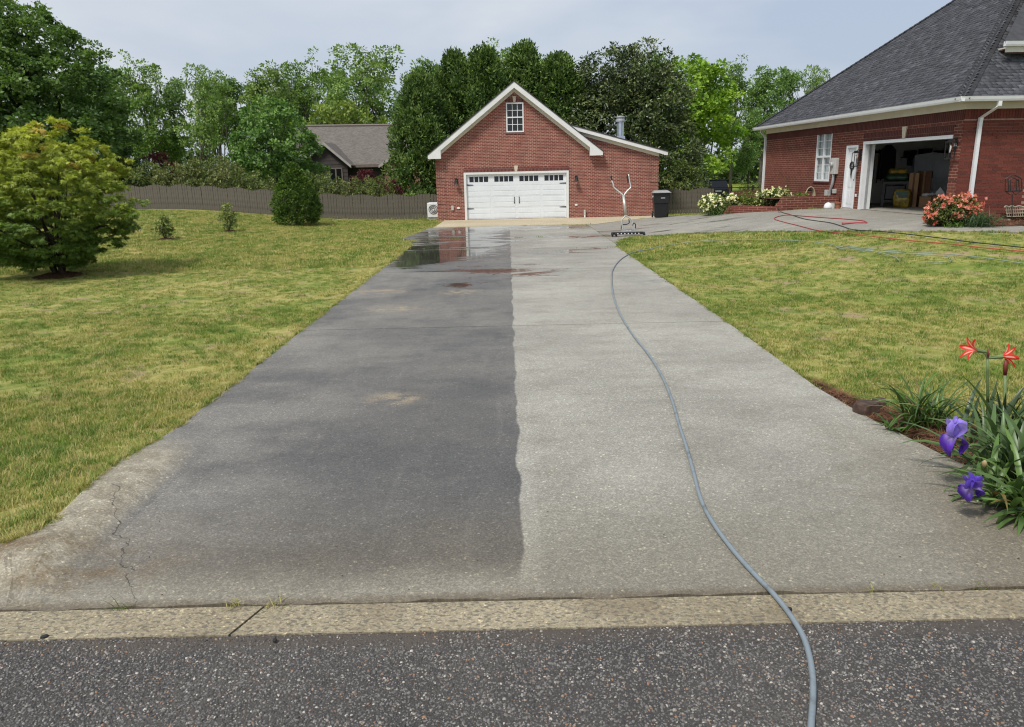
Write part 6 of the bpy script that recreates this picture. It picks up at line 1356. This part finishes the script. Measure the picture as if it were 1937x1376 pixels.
flower_shrub('white_azalea', 1358, 405, 66, 367, 'white flowered bush at the far end of the planter', (.05, .09, .02), (.17, .21, .05), (.6, .55, .34), (.8, .78, .66), 240, 93, 1.3, .1, .095)
for (px, Y_, tpy, w, lb, sd) in ((1463, 29.6, 356, 62, 'white flowered bush growing inside the planter', 94), (1508, 29.4, 366, 40, 'low green leafy plant inside the planter near the hose', 95), (1415, 35.0, 362, 40, 'green leafy bush between planter and house corner', 96)):
    b_ = at(px, 380, Y_); e = flower_shrub('planter_bush', px, 396, w, tpy - 2, lb, (.06, .1, .02), (.2, .24, .06), (.62, .58, .38), (.76, .75, .62), 220 if sd == 94 else 4, sd, 1.0, .09, .08)
    hh = at(px, tpy, Y_)[2]; e.location = (b_[0], Y_, hh - (at(px, tpy - 2, gnd(px, 396)[1])[2] - gnd(px, 396)[2]))

# ------------------------------------------------------------------ strap leaved plants
def blade(L, w, az, lift, droop, n=7, tip=.0, r=None, twist=0):
    """arching strap leaf from the origin: list of vertices, faces"""
    V = []; d = np.array([math.cos(az), math.sin(az), 0]); s = np.array([-math.sin(az), math.cos(az), 0]); p = np.zeros(3); an = lift
    for i in range(n + 1):
        t_ = i / n; ww = w * (.55 + .9 * t_ * (1 - t_) * 2) * (1 - t_ ** 4) / 2 + .0006; up = np.array([0, 0, 1]) * math.cos(an) - d * math.sin(an)
        sd = s * math.cos(twist * t_) + up * math.sin(twist * t_)
        V += [p - sd * ww + up * ww * .35, p.copy(), p + sd * ww + up * ww * .35]
        st = L / n; p = p + (d * math.cos(an) + np.array([0, 0, 1]) * math.sin(an)) * st; an -= droop / n * (.4 + 1.4 * t_)
    Fc = []
    for i in range(n):
        a = i * 3; Fc += [(a, a + 1, a + 4, a + 3), (a + 1, a + 2, a + 5, a + 4)]
    return V, Fc
t = NT('strap_leaf'); rn = t.n('ShaderNodeObjectInfo').outputs['Random']; a_ = t.n('ShaderNodeAttribute'); a_.attribute_name = 'Col'
st_ = t.noise(90, t.obj(), 2, .5, sc=(1, 1, .06)); c_ = t.mix(t.math('MULTIPLY', rn, .45), a_.outputs['Color'], t.mix(1.0, a_.outputs['Color'], (1.7, 1.5, .9), 'MULTIPLY')); c_ = t.mix(t.step(st_, .4, .7, 0, .25), c_, (.09, .14, .05))
b_ = t.pbsdf(c_, .38, None, .45, link=False); tr = t.n('ShaderNodeBsdfTranslucent'); t.put(tr.inputs[0], c_); mx = t.n('ShaderNodeMixShader'); mx.inputs[0].default_value = .22
t.t.links.new(b_, mx.inputs[1]); t.t.links.new(tr.outputs[0], mx.inputs[2]); t.t.links.new(mx.outputs[0], t.out.inputs[0]); M['strap'] = t.m
def strap_plant(name, p, n, L, w, lift, droop, col, label, cat, sd, spread=.12, az=(0, 6.28), group=None, stuff=False):
    r = np.random.default_rng(sd); e = empty(name, p, 0, label, cat, group); AV = []; AF = []
    for k in range(n):
        V, Fc = blade(r.uniform(*L), r.uniform(*w), r.uniform(*az), r.uniform(*lift), r.uniform(*droop), 7, r=r, twist=r.normal() * .5); o_ = r.normal(0, spread, 3) * np.array([1, 1, 0]); V = np.array(V) + o_
        if stuff: AF += [tuple(i + len(AV) for i in f) for f in Fc]; AV += list(V)
        else: np_mesh('leaf', V, Fc, 'strap', (np.array(col) if r.uniform() > .07 else np.array((.2, .15, .05))) * r.uniform(.7, 1.35), e, smooth=True)
    if stuff: o_ = np_mesh('leaves', AV, AF, 'strap', np.array(col) * np.repeat(r.uniform(.6, 1.4, (n, 1)), 24, 0), e, smooth=True); o_['kind'] = 'stuff'
    return e
strap_plant('lily_turf', gnd(1848, 429), 230, (.3, .65), (.012, .022), (.7, 1.5), (1.3, 2.8), (.05, .1, .03), 'dark green grassy lily turf clump at the downspout foot', 'plant', 101, .16, stuff=True)
strap_plant('lily_turf', gnd(1805, 430), 40, (.12, .25), (.02, .03), (.6, 1.4), (1.0, 2.2), (.09, .17, .03), 'small bright green leaf clump between azalea and lily turf', 'plant', 102, .1, stuff=True)
pb = gnd(1356, 407); strap_plant('daylily', pb, 110, (.35, .7), (.016, .026), (.5, 1.4), (1.0, 2.2), (.08, .14, .03), 'green strappy clump at the low end of the planter', 'plant', 103, .25, stuff=True)
# foreground: daylily, iris fans, amaryllis
dl = gnd(1748, 806); strap_plant('daylily', dl, 80, (.35, .72), (.016, .03), (.55, 1.45), (.9, 2.3), (.075, .14, .03), 'arching green daylily clump left of the irises at the drive edge', 'plant', 111, .07)
strap_plant('low_weed', gnd(1692, 812), 22, (.08, .2), (.02, .035), (.3, 1.2), (.5, 1.6), (.07, .15, .03), 'small leafy clump on the straw at the daylily left side', 'plant', 112, .06)
ir = gnd(1912, 905); strap_plant('iris_clump', ir, 85, (.4, .8), (.03, .05), (.45, 1.45), (.5, 1.9), (.085, .15, .05), 'broad sword leaved iris clump at the right frame edge', 'plant', 113, .12)
strap_plant('iris_clump', gnd(1945, 850), 60, (.4, .75), (.03, .05), (.4, 1.45), (.6, 2.1), (.085, .15, .045), 'taller iris leaves at the right edge above the blooms', 'plant', 116, .13)
strap_plant('iris_clump', gnd(1925, 945), 50, (.3, .6), (.03, .046), (.3, 1.3), (.8, 2.2), (.09, .17, .04), 'green iris leaves right beside the lower purple bloom', 'plant', 117, .1)
ir2 = gnd(1948, 968); strap_plant('iris_clump', ir2, 46, (.3, .62), (.03, .05), (.2, 1.1), (.6, 1.9), (.10, .18, .05), 'lower paler iris leaves spilling over the concrete edge', 'plant', 114, .08, (2.0, 4.6))
am = gnd(1890, 838); strap_plant('amaryllis_leaves', am, 46, (.35, .65), (.03, .045), (.7, 1.5), (.3, 1.4), (.05, .085, .045), 'upright grey green amaryllis leaves under the red flowers', 'plant', 115, .14)
# petals
def petal(L, w, cup, curl, n=6, m=4, ruffle=.0, seed=0):
    r = np.random.default_rng(seed); V = []; ph = r.uniform(0, 6)
    for i in range(n + 1):
        t_ = i / n; ww = w * math.sin(math.pi * (t_ * .82 + .09)) ** .8 / 2; an = cup + curl * t_
        x = L * t_ * math.cos(an); z = L * t_ * math.sin(an)
        for j in range(m + 1):
            s_ = (j / m * 2 - 1); V.append((x, s_ * ww, z + ww * .4 * s_ * s_ + ruffle * math.sin(s_ * 7 + t_ * 9 + ph) * t_))
    Fc = [(i * (m + 1) + j, i * (m + 1) + j + 1, (i + 1) * (m + 1) + j + 1, (i + 1) * (m + 1) + j) for i in range(n) for j in range(m)]; return np.array(V), Fc
def vcol_petal(V, base, mid, L):
    t_ = (np.linalg.norm(V, axis=1) / L).clip(0, 1)[:, None]; return np.array(mid) * (1 - t_) + np.array(base) * t_
def red_flower(parent, loc, direction):
    q_ = Vector(direction).to_track_quat('Z', 'Y').to_matrix()
    for k in range(6):
        V, Fc = petal(.13, .045 if k % 2 else .033, 1.2, -.5, seed=k); stripe = np.abs(V[:, 1:2]) < .004; c_ = np.where(stripe & (np.linalg.norm(V, axis=1, keepdims=True) < .09), np.array([.7, .45, .38]), np.array([.55, .03, .02]))
        V = V @ np.array(Matrix.Rotation(k * R(60), 3, 'Z')).T @ np.array(q_).T + np.array(loc); np_mesh('petal', V, Fc, 'petal', c_, parent, smooth=True)
    mb = MB(); mb.tube([np.array(loc) - np.array(direction) * .11, np.array(loc) + np.array(direction) * .01], [.009, .02], 8); mb.build('flower_tube', 'stem_green', parent)
M['stem_green'] = plain('stem_green', (.14, .2, .07), .5, .2, 12); M['bud_red'] = plain('bud_red', (.16, .03, .02), .5, .3, 12); M['spathe'] = plain('spathe', (.34, .26, .12), .7, .3, 20)
AY = am[1] + .1; e = empty('amaryllis', (at(1865, 800, AY)[0], AY, 0), 0, 'tall amaryllis with two red trumpet flowers on the taller stalk', 'flower'); e0 = np.array(e.location)
def Q(px, py, Yd): return at(px, py, Yd) - e0
mb = MB(); mb.tube([Q(1869, 830, AY), Q(1868, 700, AY), Q(1868, 680, AY)], [.013, .011, .012], 8); mb.build('stalk', 'stem_green', e, smooth=True)
mb = MB(); mb.tube(catmull([Q(1868, 682, AY), Q(1864, 671, AY), Q(1856, 666, AY)], 4), .006, 6); mb.tube(catmull([Q(1868, 682, AY), Q(1873, 675, AY), Q(1884, 673, AY)], 4), .006, 6); mb.build('pedicel', 'stem_green', e, smooth=True)
mb = MB(); mb.tube([Q(1868, 681, AY), Q(1869, 670, AY), Q(1869, 660, AY)], [.005, .012, .003], 8); mb.build('bud', 'bud_red', e, smooth=True)
red_flower(e, Q(1848, 663, AY), (-.95, -.1, .22)); red_flower(e, Q(1893, 675, AY), (.97, -.02, .1))
e = empty('amaryllis_bud', (at(1900, 720, AY)[0], AY, 0), 0, 'shorter amaryllis stalk with a closed bud behind the right red flower', 'flower'); e0 = np.array(e.location)
mb = MB(); mb.tube([Q(1900, 830, AY), Q(1901, 710, AY)], .013, 8); mb.build('stalk', 'stem_green', e, smooth=True); mb = MB(); mb.tube([Q(1901, 712, AY), Q(1902, 695, AY), Q(1903, 680, AY)], [.012, .02, .008], 8); mb.build('bud', 'bud_red', e, smooth=True)
def iris_flower(name, c, base, label, tilt, sd, sc=1.0, lowc=(.10, .03, .42), upc=(.30, .22, .68)):
    e = empty(name, base, 0, label, 'flower'); b0 = np.array(base); c = np.array(c) - b0; rt = np.array(Matrix.Rotation(tilt, 3, 'Y') @ Matrix.Rotation(.3 * sd, 3, 'X'))
    for k in range(3):                     # standards
        V, Fc = petal(.088 * sc, .095 * sc, 1.05, .6, 8, 10, .011, sd + k); V = V @ np.array(Matrix.Rotation(k * R(120) - R(90), 3, 'Z')).T @ rt.T + c; np_mesh('standard_petal', V, Fc, 'petal', np.array(upc) * (.85 + .3 * np.random.default_rng(k).uniform(size=(len(V), 1))), e, smooth=True)
    for k in range(3):                     # falls
        V, Fc = petal(.105 * sc, .075 * sc, .15, -1.5, 8, 10, .011, sd + 9 + k); cc = vcol_petal(V, lowc, (.42, .33, .5), .05 * sc); cc = cc * (.8 + .4 * (np.sin(V[:, 1:2] * 900 / sc) > .2)) ; V = V @ np.array(Matrix.Rotation((-R(168), -R(12), R(90))[k], 3, 'Z')).T @ rt.T + c; np_mesh('fall_petal', V, Fc, 'petal', cc, e, smooth=True)
    mb = MB(); mb.tube(catmull([np.zeros(3) - np.array([0, 0, .03]), c * .5 + np.array([.02, .02, .03]), c - rt @ np.array([0, 0, .03]), c], 5), [.008] * 16, 7); mb.build('stalk', 'stem_green', e, smooth=True)
    mb = MB(); d = rt @ np.array([0, 0, 1.0]); mb.tube([c - d * .075, c - d * .04, c - d * .005], [.009, .016, .008], 8); mb.build('spathe', 'spathe', e, smooth=True); return e
IY = gnd(1890, 900)[1]
iris_flower('iris_flower', at(1806, 826, IY - .25), gnd(1885, 915), 'upper iris bloom with pale violet upright petals', -.25, 1, 1.55)
iris_flower('iris_flower', at(1838, 922, IY - .72), gnd(1890, 955), 'lower deep purple iris bloom hanging near the concrete', -.5, 2, 1.35, (.085, .03, .36), (.14, .08, .5))
o = None
p = at(1862, 878, IY - .35); e = empty('iris_bud', gnd(1892, 930), 0, 'closed brownish iris bud between the two purple blooms', 'flower'); b0 = np.array(e.location); c = p - b0
mb = MB(); mb.tube(catmull([np.zeros(3), c * .6 + np.array([.02, 0, .02]), c], 4), .007, 6); mb.build('stalk', 'stem_green', e, smooth=True); mb = MB(); mb.lathe([(.004, -.03), (.014, -.012), (.018, .005), (.012, .02), (.003, .028)], c, 10); mb.build('bud', 'spathe', e, smooth=True)
# edging stone by the bed
p = gnd(1638, 780); bm = bmesh.new(); bmesh.ops.create_icosphere(bm, subdivisions=3, radius=1); r = np.random.default_rng(4)
for v in bm.verts:
    n_ = math.sin(v.co.x * 3 + 1) * .08 + math.sin(v.co.y * 4 + v.co.z * 3) * .07; v.co = Vector((max(-.8, min(.85, v.co.x * (1 + n_))) * .13, max(-.7, min(.7, v.co.y)) * .11, max(-.5, min(.62, v.co.z * (1 + n_))) * .11 + .03))
me = bpy.data.meshes.new('edging_stone'); bm.to_mesh(me); bm.free(); M['stone_brown'] = plain('stone_brown', (.075, .045, .032), .85, .4, 14, bumps=.6, bscale=40); me.materials.append(M['stone_brown']); o = link_mesh('edging_stone', me, None, p, .3); prop(o, 'brown rounded edging stone at the tip of the straw bed', 'stone')
o = link_mesh('edging_stone', me, None, gnd(1668, 776) + np.array([.05, .15, -.02]), 1.2, .8); prop(o, 'smaller brown stone half sunk behind the rounded edging stone', 'stone')
# loose black clods by the road and a small stone by the hose
cl = MB().lathe([(.02, -.012), (.03, 0), (.026, .014), (.01, .02)], (0, 0, 0), 7); co = cl.build('asphalt_clod', 'rubber'); co.location = gnd(1492, 1155) + np.array([0, 0, .004]); co.scale = (.6, .45, .8); prop(co, 'small black asphalt crumb on the gutter beside the grey hose', 'asphalt crumb')
c2 = link_mesh('asphalt_clod', co.data, None, gnd(84, 1205), .5, (.7, .5, .5)); prop(c2, 'black asphalt lump on the road at the far left', 'asphalt crumb')
c3 = link_mesh('asphalt_clod', co.data, None, gnd(520, 1212), 1.5, (.5, .4, .4)); prop(c3, 'black asphalt crumb on the road below the gutter joint', 'asphalt crumb')
